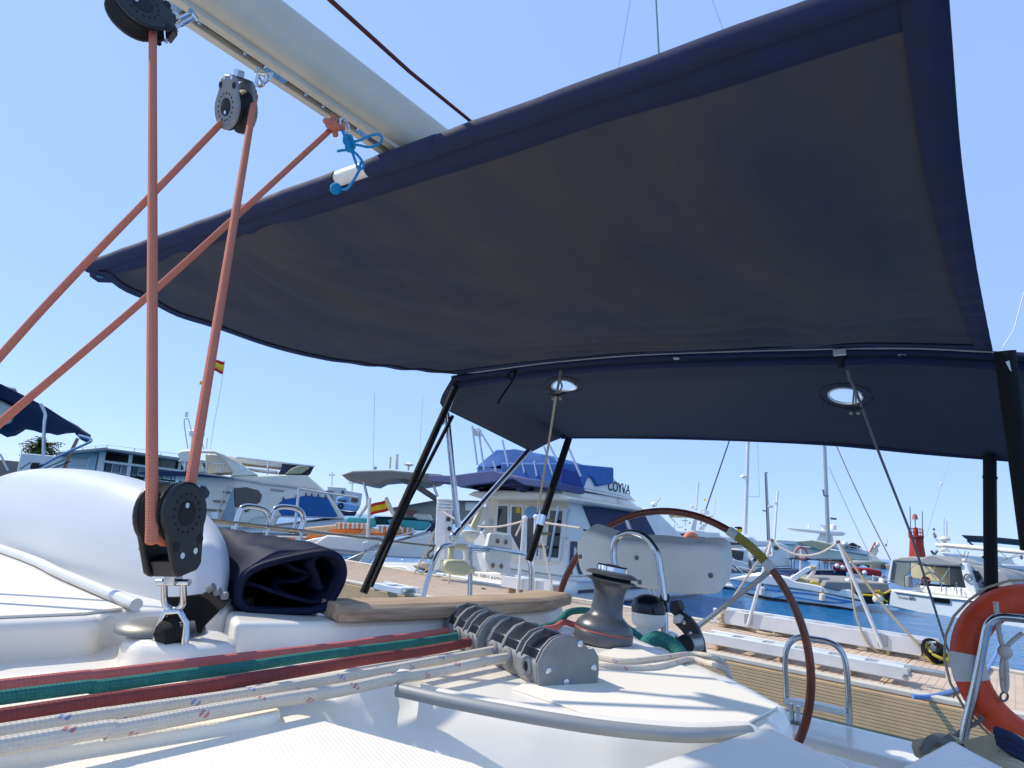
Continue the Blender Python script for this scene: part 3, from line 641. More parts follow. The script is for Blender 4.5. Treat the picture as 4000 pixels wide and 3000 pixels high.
# reinforced step in the pocket and corner tab
MB().tube([T(1470, 640), T(1700, 560)], .0280, 16).build('reinforcement', 'navy', awn, smooth=60)
cp = [PZ(348, 1052, 2.885), PZ(420, 1062, 2.885), PZ(470, 1085, 2.88), PZ(440, 1102, 2.875), PZ(385, 1100, 2.875), PZ(352, 1078, 2.88)]
ct = MB().prism(cp, (0, 0, -.004)).build('corner_tab', 'navy', awn)
MB().torus(PZ(390, 1080, 2.872), .010, .003, (0, 0, 1), 16, 6).build('eyelet', 'steel', ct)
MB().torus(PZ(3768, 981, 2.822), .013, .004, (0, 0, 1), 18, 6).build('eyelet', 'steel', awn)
# zip line: white coil tape
MB().tube([p+V((0, 0, -.012)) for p in spl(zipc, 2)], .0045, 6).build('zip', 'rope_white_red' if 0 else 'white_plastic', awn)
# cyan lashing from boom to tube
cb_ = []
lash = MB(); Lp = lambda *q: lash.tube(spl([PD(*K('e8', (a, b))[0], d) for a, b, d in q], 5), .0030, 8)
Lp((475,275,1.50), (520,370,1.47), (560,450,1.44), (600,540,1.42), (640,620,1.41))
Lp((640,620,1.41), (690,760,1.38), (735,880,1.355), (770,800,1.36), (790,770,1.37), (720,680,1.39), (650,620,1.41))
Lp((600,480,1.42), (590,410,1.41), (630,410,1.41), (665,500,1.41), (680,570,1.41), (650,610,1.41))
Lp((640,500,1.42), (760,470,1.40), (900,410,1.38), (1020,385,1.37), (1075,430,1.37), (1060,500,1.37), (980,550,1.38), (880,570,1.39), (760,545,1.40), (660,530,1.42))
Lp((430,630,1.42), (520,615,1.42), (610,615,1.42))
Lp((800,780,1.36), (810,860,1.335), (760,890,1.33), (720,960,1.33), (660,1060,1.33), (600,1150,1.33), (540,1180,1.33), (450,1170,1.33))
lash.ball(PD(*K('e8', (410,1170))[0], 1.33), .013, 10); lash.ball(PD(*K('e8', (615,540))[0], 1.42), .012, 10, (1,1,1.6)); lash.ball(PD(*K('e8', (570,460))[0], 1.43), .010, 10, (1,1,1.5))
lash.build('lashing_cord', 'rope_cyan', None, 'bright cyan cord knotted between the boom and the awning tube', 'cord')
# ---------------------------------------------------------------- bimini
bim = thing('bimini', 'navy bimini top on stainless poles behind the awning', 'bimini', (-1.4, 3.8, 1.2))
YA = 4.35
aftc = spl([PX(2075, 1768, -2.98), PY(2180, 1716, 4.15), PY(2260, 1708, YA), PY(2700, 1712, YA), PY(3200, 1732, YA), PY(3600, 1768, YA), PY(3870, 1790, YA), PY(4150, 1812, YA)], 6)
zf = [p+V((0, .015, -.02)) for p in zipc] + [PZ(4100, 1375, 2.90)+V((0, .015, -.02))]
zf[0] = PZ(1765, 1478, 2.86)
bl = spl([zf[0], PX(1722, 1560, -2.98), PX(1740, 1600, -3.0), PX(1900, 1675, -2.99), aftc[0]], 6)
br = [zf[-1].lerp(aftc[-1], t/10) for t in range(11)]
bg_ = coons(zf, aftc, bl, br, 36, 70)
HOLES = [(2208, 1462, 44), (3298, 1442, 62)]
import itertools
for i in range(36):
    for j in range(70):
        u, v = j/69, i/35; bg_[i][j] += V((0, 0, .05*4*v*(1-v)*min(1, 4*u*(1-u)*2)+.004*math.sin(17*u+8*v)))
mb = MB(); full = MB().grid(bg_)
def prj(p): v = p-CAM; d = v.dot(FW); return 2000+FPX*v.dot(RT)/d, 1500-FPX*v.dot(UP)/d
full.build('canopy', 'navy_under', bim, solid=.002, smooth=80)
can = bpy.data.objects['canopy']
# clear oval vents: cut with real openings
for k, (hx, hy, hr) in enumerate(HOLES):
    c0 = PZ(hx, hy, 2.99 if k else 2.95); e = V((1, 0, 0)); f = V((0, 1, 0))
    rx = (PZ(hx+hr, hy, c0.z)-c0).length
    cu = MB().lathe([(rx, -.4), (rx, .4)], c0, (0, 0, 1), 36)
    co = cu.build('tmp_cut', 'navy'); bo = can.modifiers.new('hole', 'BOOLEAN'); bo.object = co; bo.operation = 'DIFFERENCE'; bo.solver = 'EXACT'
    dg = bpy.context.evaluated_depsgraph_get(); me = bpy.data.meshes.new_from_object(can.evaluated_get(dg)); can.modifiers.clear(); can.data = me
    bpy.data.objects.remove(co)
    dg = bpy.context.evaluated_depsgraph_get(); dg.update()
    def onc(p):
        h = can.ray_cast(can.matrix_world.inverted() @ (p+V((0, 0, -.5))) if 0 else (p-OFF[can.name]+V((0, 0, -.5))), V((0, 0, 1)))
        return (h[1]+OFF[can.name]) if h[0] else None
    for rr, tt, mm in ((1.06, .006, 'white_plastic'), (1.65, .003, 'navy_under')):
        ring = []
        for q in range(32):
            a = 2*math.pi*q/32; h = onc(c0+V((math.cos(a)*rx*rr, math.sin(a)*rx*rr, 0))); ring.append((h or ring[-1] if ring else c0)+V((0, 0, -.003)) if (h or ring) else c0)
        MB().tube(ring, tt, 8, closed=True).build('vent_ring', mm, bim)
MB().tube([p+V((0, 0, .0)) for p in resamp(zf, 50)], .0175, 12).build('front_bow', 'navy', bim, smooth=60)
MB().tube([p+V((0, 0, .004)) for p in resamp(aftc[8:], 40)], .016, 12).build('aft_bow', 'navy', bim, smooth=60)
# valance below the front edge (gives the seam line)
vb = [p+V((0, .03, -.025)) for p in resamp(zf, 40)]
MB().grid([[p for p in vb], [p+V((0, .035, -.028)) for p in vb]]).build('seam_flap', 'navy', bim, solid=.002)
def pole(name, pts, r, m, par=bim, n=12): return MB().tube(pts, r, n).build(name, m, par, smooth=60)
pf = PD(1418, 2308, 3.0)
pole('pole_sleeve', [PD(1792, 1482, 4.1), PD(1420, 2315, 3.35)], .0225, 'webbing')
pole('strap', [PD(1768, 1625, 4.0), PD(1600, 1950, 3.7), PD(1450, 2290, 3.3)], .012, 'webbing')
pole('pole', [PD(1802, 1470, 4.12), PD(1722, 1655, 4.0)], .020, 'steel')
pole('pole', [PD(1745, 1615, 4.0), PD(1768, 1850, 3.95), PD(1790, 2060, 3.9)], .019, 'steel')
pole('pole', [PD(2068, 1758, 4.6), PD(1900, 1945, 4.3), PD(1770, 2095, 4.05)], .021, 'steel')
MB().ball(PD(1770, 2095, 4.04), .028, 10).build('pole_joint', 'steel', bim)
pole('pole_sleeve', [PD(2222, 1712, 4.75), PD(2150, 1930, 4.6), PD(2066, 2190, 4.45)], .027, 'webbing')
pole('buckle', [PD(2118, 2010, 4.53), PD(2108, 2050, 4.51)], .030, 'chrome')
pole('pole_sleeve', [PY(3866, 1780, 4.3), PY(3868, 2100, 4.3), PY(3874, 2405, 4.3)], .031, 'webbing')
for yy in (1860, 2175, 2330): pole('sleeve_tie', [PY(3867, yy, 4.3), PY(3867, yy+10, 4.3)], .034, 'webbing')
pole('strap', [PY(3925, 1372, 3.4), PY(3955, 1600, 3.45), PY(3990, 1850, 3.5), PY(4030, 2150, 3.55)], .040, 'webbing')
MB().prism([PY(a, b, 3.34) for a, b in K('e1', (2035,280), (2070,265), (2092,370), (2080,365))], (0, .003, 0)).build('label_patch', 'white_plastic', bim)
# hanging hardware
for (px, py, s) in ((2140, 1425, .9), (3280, 1376, 1.2)):
    MB().box(PZ(px, py, 2.955), (.05*s, .02, .028*s)).build('clip', 'white_plastic', bim, bevel=.004)
    pole('clip_strap', [PZ(px, py+8, 2.95), PZ(px+8, py+50, 2.92)], .016*s, 'webbing')
for i, (px, py) in enumerate(((2017, 1442), (3523, 1386), (2642, 1400))):
    e = MB().torus(PZ(px, py, 2.945), .014, .0045, (0, 0, 1), 18, 8).build('eyelet', 'retro_white', bim)
rope('cord_end', [PD(2020,1444,3.55), PD(1990,1455,3.54), PD(1985,1475,3.53), PD(2008,1478,3.52), PD(2010,1450,3.54)], .0045, 'rope_dark', parent=bim, k=4)
rope('cord_end', [PD(2018,1446,3.55), PD(2000,1490,3.52), PD(1965,1540,3.5), PD(1945,1576,3.48)], .0055, 'rope_dark', parent=bim, k=4)
rope('cord_end', [PD(3523,1390,3.7), PD(3520,1450,3.68), PD(3530,1490,3.66), PD(3518,1510,3.66), PD(3516,1542,3.65)], .012, 'rope_dark', parent=bim, k=4)
# cleats with control lines below the vents
def hang(label, px, py, d, s):
    t = thing('jam_cleat', label, 'cleat', PD(px, py, d), 'cleats hanging under the bimini')
    MB().tube([PD(px-36*s, py-2, d), PD(px, py+3, d-.01), PD(px+36*s, py-5, d)], [.002, .009, .002], 8).build('horn', 'black_plastic', t)
    for a in (-14, 14): MB().ball(PD(px+a*s, py+16*s, d), .010, 8).build('knot', 'rope_beige', t)
    return t
hang('small black cleat hanging from the left bimini vent', 2175, 1541, 3.4, 1)
hang('small black cleat hanging from the right bimini vent', 3338, 1598, 3.22, 1)
rope('control_line', [PD(2190,1448,3.55), PD(2186,1480,3.52), PD(2172,1545,3.5), PD(2143,1735,3.9), PD(2100,2000,4.6)], .0075, 'rope_beige', 'thin beige line dropping from the left bimini vent past the pole', n=6)
rope('control_line', [PD(2186,1478,3.52), PD(2196,1510,3.5), PD(2180,1545,3.5)], .006, 'rope_beige', 'short doubled beige line above the left cleat', n=6)
rope('control_line', [PD(3310,1440,3.15), PD(3318,1480,3.18), PD(3338,1515,3.2), PD(3348,1540,3.22), PD(3425,1748,3.6), PD(3560,2090,4.0), PD(3700,2530,4.3), PD(3835,2800,4.4)], .0075, 'rope_grey', 'long thin line running from the right bimini vent down to the stern', n=6)
rope('control_line', [PD(3336,1518,3.2), PD(3332,1580,3.22), PD(3344,1582,3.22), PD(3342,1525,3.2)], .005, 'rope_beige', 'short doubled beige line above the right cleat', n=6)
# rigging wires in the sky
for i, (p, q, l, m, rr) in enumerate([((2462,0), (2418,255), 'thin grey wire, leftmost of three above the awning', 'steel_far', .006), ((2562,-10), (2573,200), 'thin teal wire, middle of three above the awning', 'rope_green', .009), ((2782,0), (2820,105), 'thin grey wire, rightmost of three above the awning', 'steel_far', .006)]):
    rope('rigging_wire', [PD(p[0]-(q[0]-p[0])*.5, p[1]-(q[1]-p[1])*.5, 8), PD(*p, 7), PD(*q, 6), PD(q[0]+(q[0]-p[0])*.6, q[1]+(q[1]-p[1])*.6, 5.4)], rr, m, l, 'wire', n=6, group='rigging wires above the awning')
# rolled blue canvas with open end (spiral section swept along its length)
ec = K('e3', (420,1040), (440,900), (520,760), (700,660), (900,600), (1150,545), (1420,500), (1560,505), (1670,580), (1715,700), (1705,830), (1640,980), (1540,1120), (1440,1200), (1150,1225), (800,1230), (560,1205), (450,1130))
axd = PD(*K('e3', (100,500))[0], 1.30) - PD(*K('e3', (900,800))[0], .96)
rc = thing('rolled_canvas', 'rolled navy blue canvas lying beside the white hatch, open end facing the camera', 'rolled canvas', PD(1080, 2380, 1.0))
e0 = spl([PD(a, b, .915+.00006*(a-900)) for a, b in ec], 3, closed=True)
cen = sum(e0, V((0, 0, 0)))/len(e0)
far = spl([PD(p, q, 1.16) for p, q in ((838,2330), (832,2210), (838,2110), (868,2082), (960,2092), (1080,2118), (1160,2180), (1180,2260), (1160,2330), (1050,2368), (900,2368))], 5, closed=True)
FH_ = _fh; e0r = resamp(e0+[e0[0]], 61)[:60]; far = resamp(far+[far[0]], 61)[:60]
rings = [[p.lerp(q, t)+V((0, 0, .006*math.sin(i*.5+t*7))*1)*min(1, t*4) for i, (p, q) in enumerate(zip(e0r, far))] for t in (0, .12, .3, .5, .7, .85, 1)]
MB().prism([p for p in far], FH_*.02).build('inner_wrap', 'navy_vinyl', rc)
axd = (sum(far, V((0,0,0)))/60 - cen)*.9
MB().loft(rings, cap=False).build('outer_wrap', 'navy_vinyl', rc, solid=.010, smooth=70)
MB().tube([cen+(p-cen)*.985-axd*.006 for p in e0], .0055, 8, closed=True).build('piping', 'navy_vinyl', rc, smooth=70)
ic = K('e3', (1465,900), (1440,960), (1420,860), (1390,760), (1345,660), (1370,570), (1460,530), (1560,545), (1630,640), (1650,780), (1600,920), (1540,1020), (1400,1120), (1100,1060), (900,1000), (620,900), (500,880))
i0 = spl([PD(a, b, .93+.00006*(a-900)) for a, b in ic], 4)
MB().loft([[p+axd*t for p in i0] for t in (0, .5, .95)], closed=False, cap=False).build('inner_wrap', 'navy_vinyl', rc, solid=.006, smooth=70)
i1 = spl([PD(a, b, .96) for a, b in K('e3', (1020,620), (1180,720), (1330,770), (1180,860), (900,880), (960,1000), (1080,1040))], 4)
MB().loft([[p+axd*t for p in i1] for t in (0.05, .95)], closed=False, cap=False).build('inner_wrap', 'navy_vinyl', rc, solid=.006, smooth=70)
# ================================================================== helm
YW = 2.8; wc = V((-1.259, YW, 1.475)); wr = .608
wh = thing('steering_wheel', 'large mahogany steering wheel with a yellow rope whipping on its rim', 'steering wheel', wc)
MB().torus(wc, wr, .0165, (0, 1, 0), 96, 12).build('rim', 'mahogany', wh, smooth=70)
for i in range(5):
    a = R_(90-50+72*i)
    p = wc+V((math.cos(a), 0, math.sin(a)))*wr
    MB().tube([wc+V((0, .05, 0)), wc+V((math.cos(a), 0, math.sin(a)))*.15+V((0, .05, 0)), p-V((math.cos(a), 0, math.sin(a)))*.012], .011, 10).build('spoke', 'steel', wh, smooth=60)
MB().lathe([(.06, -.02), (.07, .0), (.07, .05), (.04, .07)], wc, (0, 1, 0), 24).build('hub', 'steel', wh)
def rimpt(a, R=wr): return wc+V((math.cos(a), 0, math.sin(a)))*R
def ang(px, py): p = PY(px, py, YW)-wc; return math.atan2(p.z, p.x)
aa, ab = ang(2880, 2095), ang(3000, 2185)
mb = MB()
mb.tube([rimpt(aa+(ab-aa)*t/12) for t in range(13)], .0185, 12); n_ = 13
for t in range(n_): mb.torus(rimpt(aa+(ab-aa)*(t+.5)/n_), .0185, .0032, (-math.sin(aa+(ab-aa)*(t+.5)/n_), 0, math.cos(aa+(ab-aa)*(t+.5)/n_)), 14, 6)
mb.build('yellow_whipping', mat('whip_yellow', (164,148,70), .8, var=.15, vs=30), wh)
for a0, a1 in ((aa+(aa-ab)*.28, aa), (ab, ab+(ab-aa)*.28)):
    MB().tube([rimpt(a0+(a1-a0)*t/4) for t in range(5)], .0212, 12).build('white_whipping', 'retro_white', wh)
# instrument pod
pod = [(170,230), (230,190), (330,215), (560,290), (900,310), (1200,340), (1450,338), (1560,370), (1600,450), (1600,680), (1560,800), (1440,835), (1100,815), (600,740), (330,680), (180,620), (135,480), (128,300)]
YP = 2.62
ip = thing('instrument_pod', 'white moulded instrument pod in front of the steering wheel', 'instrument pod', PY(2600, 2320, YP))
MB().prism(spl([PY(*K('e5', q)[0], YP) for q in pod], 3, closed=True), (0, .11, .045)).build('shell', 'white_plastic', ip, bevel=.02, seg=4)
MB().tube(spl([PY(*K('e5', q)[0], YP+.045)+V((0, 0, .018)) for q in ((200,215), (330,240), (560,305), (900,325), (1200,352), (1450,350), (1560,385))], 5), .004, 6).build('joint_seam', 'rubber', ip)
for q in ((172,445), (735,457), (765,700), (1472,633)): MB().lathe([(.011, 0), (.011, .004), (.006, .006)], PY(*K('e5', q)[0], YP+.002), (0, -1, 0), 12).build('bolt', 'dull_steel', ip)
gh = thing('binnacle_guard', 'stainless steel hoop standing in front of the white instrument pod', 'guard rail', PY(2500, 2500, 2.5))
MB().tube(spl([PY(*K('e5', q)[0], 2.5) for q in ((560,800), (520,570), (500,420), (515,300), (570,235), (680,205), (800,240), (890,330), (945,440), (965,560), (985,700), (1000,860), (1010,1100), (1015,1260))], 4), .0150, 12).build('hoop', 'steel', gh, smooth=70)
MB().tube([PY(*K('e5', q)[0], 2.49) for q in ((990,900), (1000,1000))], .0185, 10).build('tape', 'rubber', gh)
# compass
cp_ = PY(*K('e5', (850,1000))[0], 2.46); 
co = thing('compass', 'white binnacle compass with a black domed cover', 'compass', cp_)
rC = (PY(*K('e5', (1000,1000))[0], 2.46)-cp_).length
MB().lathe([(rC*.55, -rC*1.25), (rC*.6, -rC*.95), (rC*.98, -rC*.7), (rC*1.03, -rC*.3), (rC*1.0, rC*.05)], cp_, (0, 0, 1), 28).build('bowl', 'white_plastic', co, smooth=60)
MB().lathe([(rC*1.04, -rC*.02), (rC*1.05, rC*.35), (rC*.88, rC*.75), (rC*.5, rC*1.0), (.001, rC*1.08)], cp_, (0, 0, 1), 28).build('cover', mat('navy_gloss', (18,22,34), .25, var=.15), co, smooth=60)
MB().box(cp_+V((0, 0, -rC*1.35)), (rC*2.6, .16, .03)).build('shelf', 'white_plastic', co, bevel=.006)
MB().lathe([(.07, -.75), (.07, 0)], cp_+V((.02, 0, -rC*1.4)), (0, 0, 1), 20).build('pedestal', 'white_plastic', co)
# curved black lever plate with a silver knob
YL = 2.3
lv_ = thing('control_bracket', 'curved black control bracket with a silver knob beside the compass', 'control lever', PY(2700, 2500, YL))
MB().prism([PY(*K('e5', q)[0], YL) for q in ((1090,1100), (1165,985), (1260,1050), (1340,1150), (1390,1280), (1412,1420), (1385,1500), (1325,1515), (1290,1420), (1255,1300), (1180,1190))], (0, .025, 0)).build('plate', 'dark_plastic', lv_, bevel=.004)
for q in ((1205,1100), (1275,1215), (1330,1412)): MB().lathe([(.008, 0), (.008, .003), (.003, .004)], PY(*K('e5', q)[0], YL-.001), (0, -1, 0), 10).build('bolt', 'steel', lv_)
MB().cyl(PY(*K('e5', (1250,1320))[0], YL-.05), PY(*K('e5', (1350,1305))[0], YL-.01), .032, 18).build('knob', 'alu', lv_, bevel=.004)
MB().ball(PY(*K('e5', (1215,1320))[0], YL-.06), .033, 14).build('knob_cap', 'rubber', lv_)
MB().ball(PY(*K('e5', (1240,1410))[0], YL-.03), .026, 12).build('knob_cap', 'rubber', lv_)
MB().prism([PY(*K('e5', q)[0], YL-.03) for q in ((1060,890), (1130,880), (1170,960), (1110,1040), (1055,990))], (0, .05, 0)).build('switch_box', 'black_plastic', lv_, bevel=.004)
rope('lead', [PY(*K('e5', q)[0], 2.42) for q in ((960,880), (1040,890), (1050,840), (1040,820))], .004, 'rubber', parent=lv_, k=4)
MB().prism([PY(*K('e5', q)[0], YL-.02) for q in ((1095,1040), (1150,1015), (1190,1050), (1160,1110), (1090,1115))], (0, .02, 0)).build('cover_cap', 'retro_white', lv_, bevel=.003)
MB().tube([PY(2900, 2130, 2.72), PY(2820, 2230, 2.7), PY(2690, 2440, 2.66)], .002, 6)
# ================================================================== stern rails
def rail(name, label, runs, r=.0135, cat='railing', m='steel', loc=None, group=None):
    t = thing(name, label, cat, loc or runs[0][1][-1], group)
    for nm, pts in runs: MB().tube(spl(pts, 6), r, 10).build(nm, m, t, smooth=70)
    return t
XS = -2.95
d2 = lambda *q: [PX(*p, XS) for p in K('d2', *q)]
rail('stern_rail', 'stainless stern rail with bent corners carrying the white fender pad', [
  ('top_rail', d2((180,1640), (240,1420), (310,1200), (370,1030), (440,900), (520,850), (700,850), (900,870), (1120,890), (1500,945), (1640,975), (1720,1070), (1745,1200), (1745,1400), (1735,1640))),
  ('post', d2((868,1640), (872,1400), (876,1150), (880,905))), ('lower_rail', d2((880,910), (1000,915), (1130,920)))], .0165, loc=PX(1830, 2330, XS))
MB().prism(d2((1160,690), (1185,672), (1455,700), (1480,760), (1480,960), (1440,1260), (1420,1280), (1150,1220), (1095,1060), (1095,980)), (-.05, .02, 0)).build('fender_pad', 'white_plastic', None, 'white plastic outboard pad with four bolts on the stern rail', 'mounting pad', bevel=.012, seg=3)
fp = bpy.data.objects['fender_pad']; OFF['fender_pad'] = V(fp.location)
for q in ((1268,790), (1388,803), (1200,1140), (1322,1152)): MB().lathe([(.017, 0), (.017, .005), (.007, .008)], PX(*K('d2', q)[0], XS+.004), (1, 0, 0), 14).build('bolt', mat('rusty_bolt', (150,120,110), .6, .2), fp)
cf = thing('signal_horn', 'cream plastic horn and lamp bracket clamped to the stern rail', 'horn', PX(1760, 2240, XS+.05))
hp = [PX(*p, XS+.04) for p in K('d2', (395,1170), (420,1050), (560,1040), (690,1045), (770,1120), (790,1230), (700,1270), (540,1260), (430,1215))]
MB().prism(hp, (.10, -.03, 0)).build('horn_bell', 'cream_plastic', cf, bevel=.022, seg=4)
MB().tube(d2((770,1180), (860,1180), (900,1220)), [.02, .026, .03], 12).build('horn_neck', 'cream_plastic', cf)
MB().tube(d2((590,1040), (600,900), (640,860), (800,880)), .022, 10).build('bracket_arm', 'cream_plastic', cf, smooth=60)
MB().lathe([(.03, 0), (.055, .03), (.075, .06), (.07, .075), (.02, .08)], PX(*K('d2', (850,800))[0], XS+.02), (0, 0, 1), 18).build('lamp_cup', 'white_plastic', cf, smooth=60)
MB().tube(d2((800,910), (815,1000), (800,1100), (880,1160)), .017, 8).build('bracket_foot', 'white_plastic', cf)
MB().prism(d2((885,590), (1035,290), (1070,285), (1078,330), (960,640), (915,600)), (-.03, .01, 0)).build('blade', 'cream_plastic', cf, bevel=.006)
# lifeline with hook
rope('lifeline', [PX(500, 1990, XS-.4)] + d2((0,820), (130,835), (290,850), (370,850)), .006, 'rope_grey', 'grey lifeline with a black snap hook leading to the stern rail', 'lifeline')
MB().tube(spl(d2((290,850), (345,860), (330,910), (270,960), (270,1020), (310,1030), (335,990)), 5), .008, 8).build('snap_hook', 'dull_steel', None, 'dark snap hook hanging from the stern rail lifeline', 'hook')
# midship gate hoops (left) with guard wires
XG = -3.25
d3 = lambda *q: [PX(*p, XG) for p in K('d3', *q)]
for i, (lab, hp) in enumerate((('left one of two stainless gate hoops behind the rolled canvas', ((820,1560), (880,1400), (940,1230), (970,1195), (1040,1185), (1160,1205), (1220,1240), (1250,1310), (1240,1400))), ('right one of two stainless gate hoops behind the rolled canvas', ((1180,1560), (1240,1400), (1300,1240), (1340,1200), (1420,1190), (1540,1210), (1600,1260), (1620,1330), (1600,1420), (1560,1560))))):
    rail('gate_hoop', lab, [('hoop', d3(*hp))], .0165, loc=PX(900, 2120, XG), group='stainless gate hoops on the side deck')
rope('guard_wire', [PX(-200, 1940, XG-.2)] + d3((550,1345), (900,1380), (1300,1435), (1700,1480), (2212,1490)), .006, 'rope_beige', 'pale guard wire crossing in front of the gate hoops', 'wire')
rail('toe_rail', 'stainless tube along the side deck behind the rolled canvas', [('tube', d3((640,1470), (1100,1485), (1640,1500)))], .015, loc=PX(1100, 2090, XG))
# boarding gate on the stern
YS = 4.2
e6 = lambda *q: [PY(*p, YS) for p in K('e6', *q)]
bd = rail('boarding_ladder', 'stainless swim ladder hoop with a white step at the stern', [('hoop', e6((160,890), (155,700), (148,520), (158,420), (200,345), (280,305), (380,320), (500,340), (580,375), (640,440), (672,540), (690,700), (700,900), (702,1060)))], .0165, 'ladder', loc=PY(3200, 2850, YS))
MB().prism(e6((170,840), (190,820), (450,865), (680,920), (690,945), (670,965), (450,920), (185,865)), (0, -.09, 0)).build('step', 'white_plastic', bd, bevel=.008)
for q in (((195,880), (210,1040)), ((258,900), (262,1060))): MB().tube([PY(*K('e6', p)[0], YS-.2) for p in q], .014, 8).build('hinge_post', 'steel', bd)
MB().prism([PY(*K('e6', p)[0], YS-.25) for p in ((135,1040), (235,1050), (295,1075), (230,1100))], (0, .06, 0)).build('hinge_foot', 'dull_steel', bd, bevel=.004)
# port pushpit, lifebuoy
rail('port_rail', 'stainless stern rail post bent over the orange lifebuoy', [('post', [PY(*p, 4.05) for p in K('e6', (1680,1220), (1720,1020), (1790,720), (1850,430), (1890,240), (1930,170), (2000,135), (2120,140), (2300,160), (2600,190))])], .0205, loc=PY(3770, 2890, 4.05))
lc = PY(4105, 2628, 4.25); ax = V((.35, -1, .12)).normalized()
lb_ = thing('lifebuoy', 'orange lifebuoy with a white band hung on the stern rail', 'lifebuoy', lc)
RL = .345
MB().tube([], 0) if 0 else None
def ring(a0, a1, n, r, m, nm, flat=1.0):
    x = ax.cross(V((0, 0, 1))).normalized(); y = x.cross(ax)
    pts = [lc+(x*math.cos(a0+(a1-a0)*k/n)+y*math.sin(a0+(a1-a0)*k/n))*RL for k in range(n if abs(a1-a0) > 6.28 else n+1)]
    return MB().tube(pts, r, 18, closed=abs(a1-a0) > 6.28).build(nm, m, lb_, smooth=70), x, y
_, lx, ly = ring(0, 2*math.pi, 64, .075, 'orange', 'ring')
for k in range(3): ring(R_(120*k+356-10), R_(120*k+356+10), 6, .0770, 'retro_white', 'reflective_band')
for k in range(4):
    a = R_(90*k+45+90); p = lc+(lx*math.cos(a)+ly*math.sin(a))*RL
    MB().box(p, (.10, .09, .12)).build('rope_clamp', 'orange', lb_, bevel=.02)
grab = []
for k in range(5):
    for t in range(6):
        a = R_(45+90*k+90*t/6); grab.append(lc+(lx*math.cos(a)+ly*math.sin(a))*(RL+.085+.012*math.sin(t/6*math.pi))-ax*.02)
MB().tube(grab[:25], .0065, 8).build('grab_line', 'rope_beige', lb_)
for a, b in ((4075, 2330), (3880, 2330)): pass
rope('lanyard', [PY(*p, 4.1) for p in K('e6', (1965,0), (1990,200), (2010,330), (2040,400), (2050,420))], .011, 'rope_white_red', 'white lanyard hanging from the post through the lifebuoy', n=8, k=4)
rope('lanyard', [PY(*p, 4.1) for p in K('e6', (2200,270), (2100,350), (2050,420), (2020,560), (2025,720), (2045,780), (2065,720), (2060,560), (2045,430))], .010, 'rope_white_red', 'white knotted lanyard loop inside the lifebuoy', n=8, k=4)
MB().ball(PY(*K('e6', (2048,435))[0], 4.09), .032, 10).build('lanyard_knot', 'rope_white_red', None, 'white knot in the lanyard inside the lifebuoy', 'knot')
MB().torus(PY(*K('e6', (2040,820))[0], 4.1), .022, .005, camv(.2, 0, 1), 16, 8).build('snap_shackle', 'dull_steel', None, 'rusty shackle under the white lanyard loop', 'shackle')
rope('lanyard', [PY(*p, 4.1) for p in K('e6', (1855,600), (1880,760), (1910,960), (1950,1130))], .009, 'rope_beige', 'thin beige line hanging in front of the lifebuoy', n=6)
MB().tube([PY(*p, 4.05) for p in K('e6', (1590,1180), (1680,1110), (1800,1050), (1860,1010), (1830,985))], .010, 8).build('turnbuckle', 'dull_steel', None, 'grey turnbuckle lashed to the stern rail post', 'turnbuckle')
# coils of rope at lower right and a dark bag edge
cl_ = thing('rope_coil', 'pale grey mooring rope coiled at the lower right corner', 'rope coil', PD(3900, 2960, 1.9))
for i in range(9):
    o_ = i*13
    rope('turn', [PD(3775+o_*.2, 2910+i*7, 1.95-i*.012), PD(3860, 2890+i*11, 1.9-i*.015), PD(3960, 2880+i*14, 1.86-i*.016), PD(4080, 2960+i*12, 1.85-i*.015)], .0125, 'rope_beige', parent=cl_, k=5)
for i in range(3):
    rope('turn', [PD(3890+i*8, 2855+i*22, 1.8), PD(3960, 2885+i*26, 1.76), PD(4060, 2960+i*20, 1.75)], .014, 'navy', parent=cl_, k=5)
MB().prism([PD(a, b, 1.86) for a, b in ((3800,2965), (3850,2975), (3960,3030), (4100,3100), (3850,3070), (3810,3000))], FW*.1).build('bag_base', 'rubber', cl_, bevel=.01)
kn = thing('rope_knot', 'grey rope knotted round the coaming beside the coil', 'knot', PD(3650, 2930, 2.1))
rope('loop', [PD(a, b, 2.1) for a, b in ((3590,2950), (3580,2910), (3620,2900), (3660,2880), (3700,2885), (3740,2900), (3700,2930), (3650,2920), (3610,2930), (3580,2950))], .014, 'rope_beige', parent=kn, k=5)
rope('loop', [PD(a, b, 2.08) for a, b in ((3610,2940), (3640,2890), (3690,2900), (3720,2880))], .014, 'rope_grey', parent=kn, k=5)
MB().loft(superell(PD(2880, 3030, .72)-V((0, 0, .02)), (RT*.062, V((-RT.y, RT.x, 0))*.05, V((0, 0, .034))), e=.8, e2=.8)).build('canvas_bag', mat('dark_canvas', (70,66,66), .9, var=.15, vs=20, bump=.35, bs=180), None, 'dark grey canvas bundle at the bottom edge of the deck', 'bag', smooth=70)
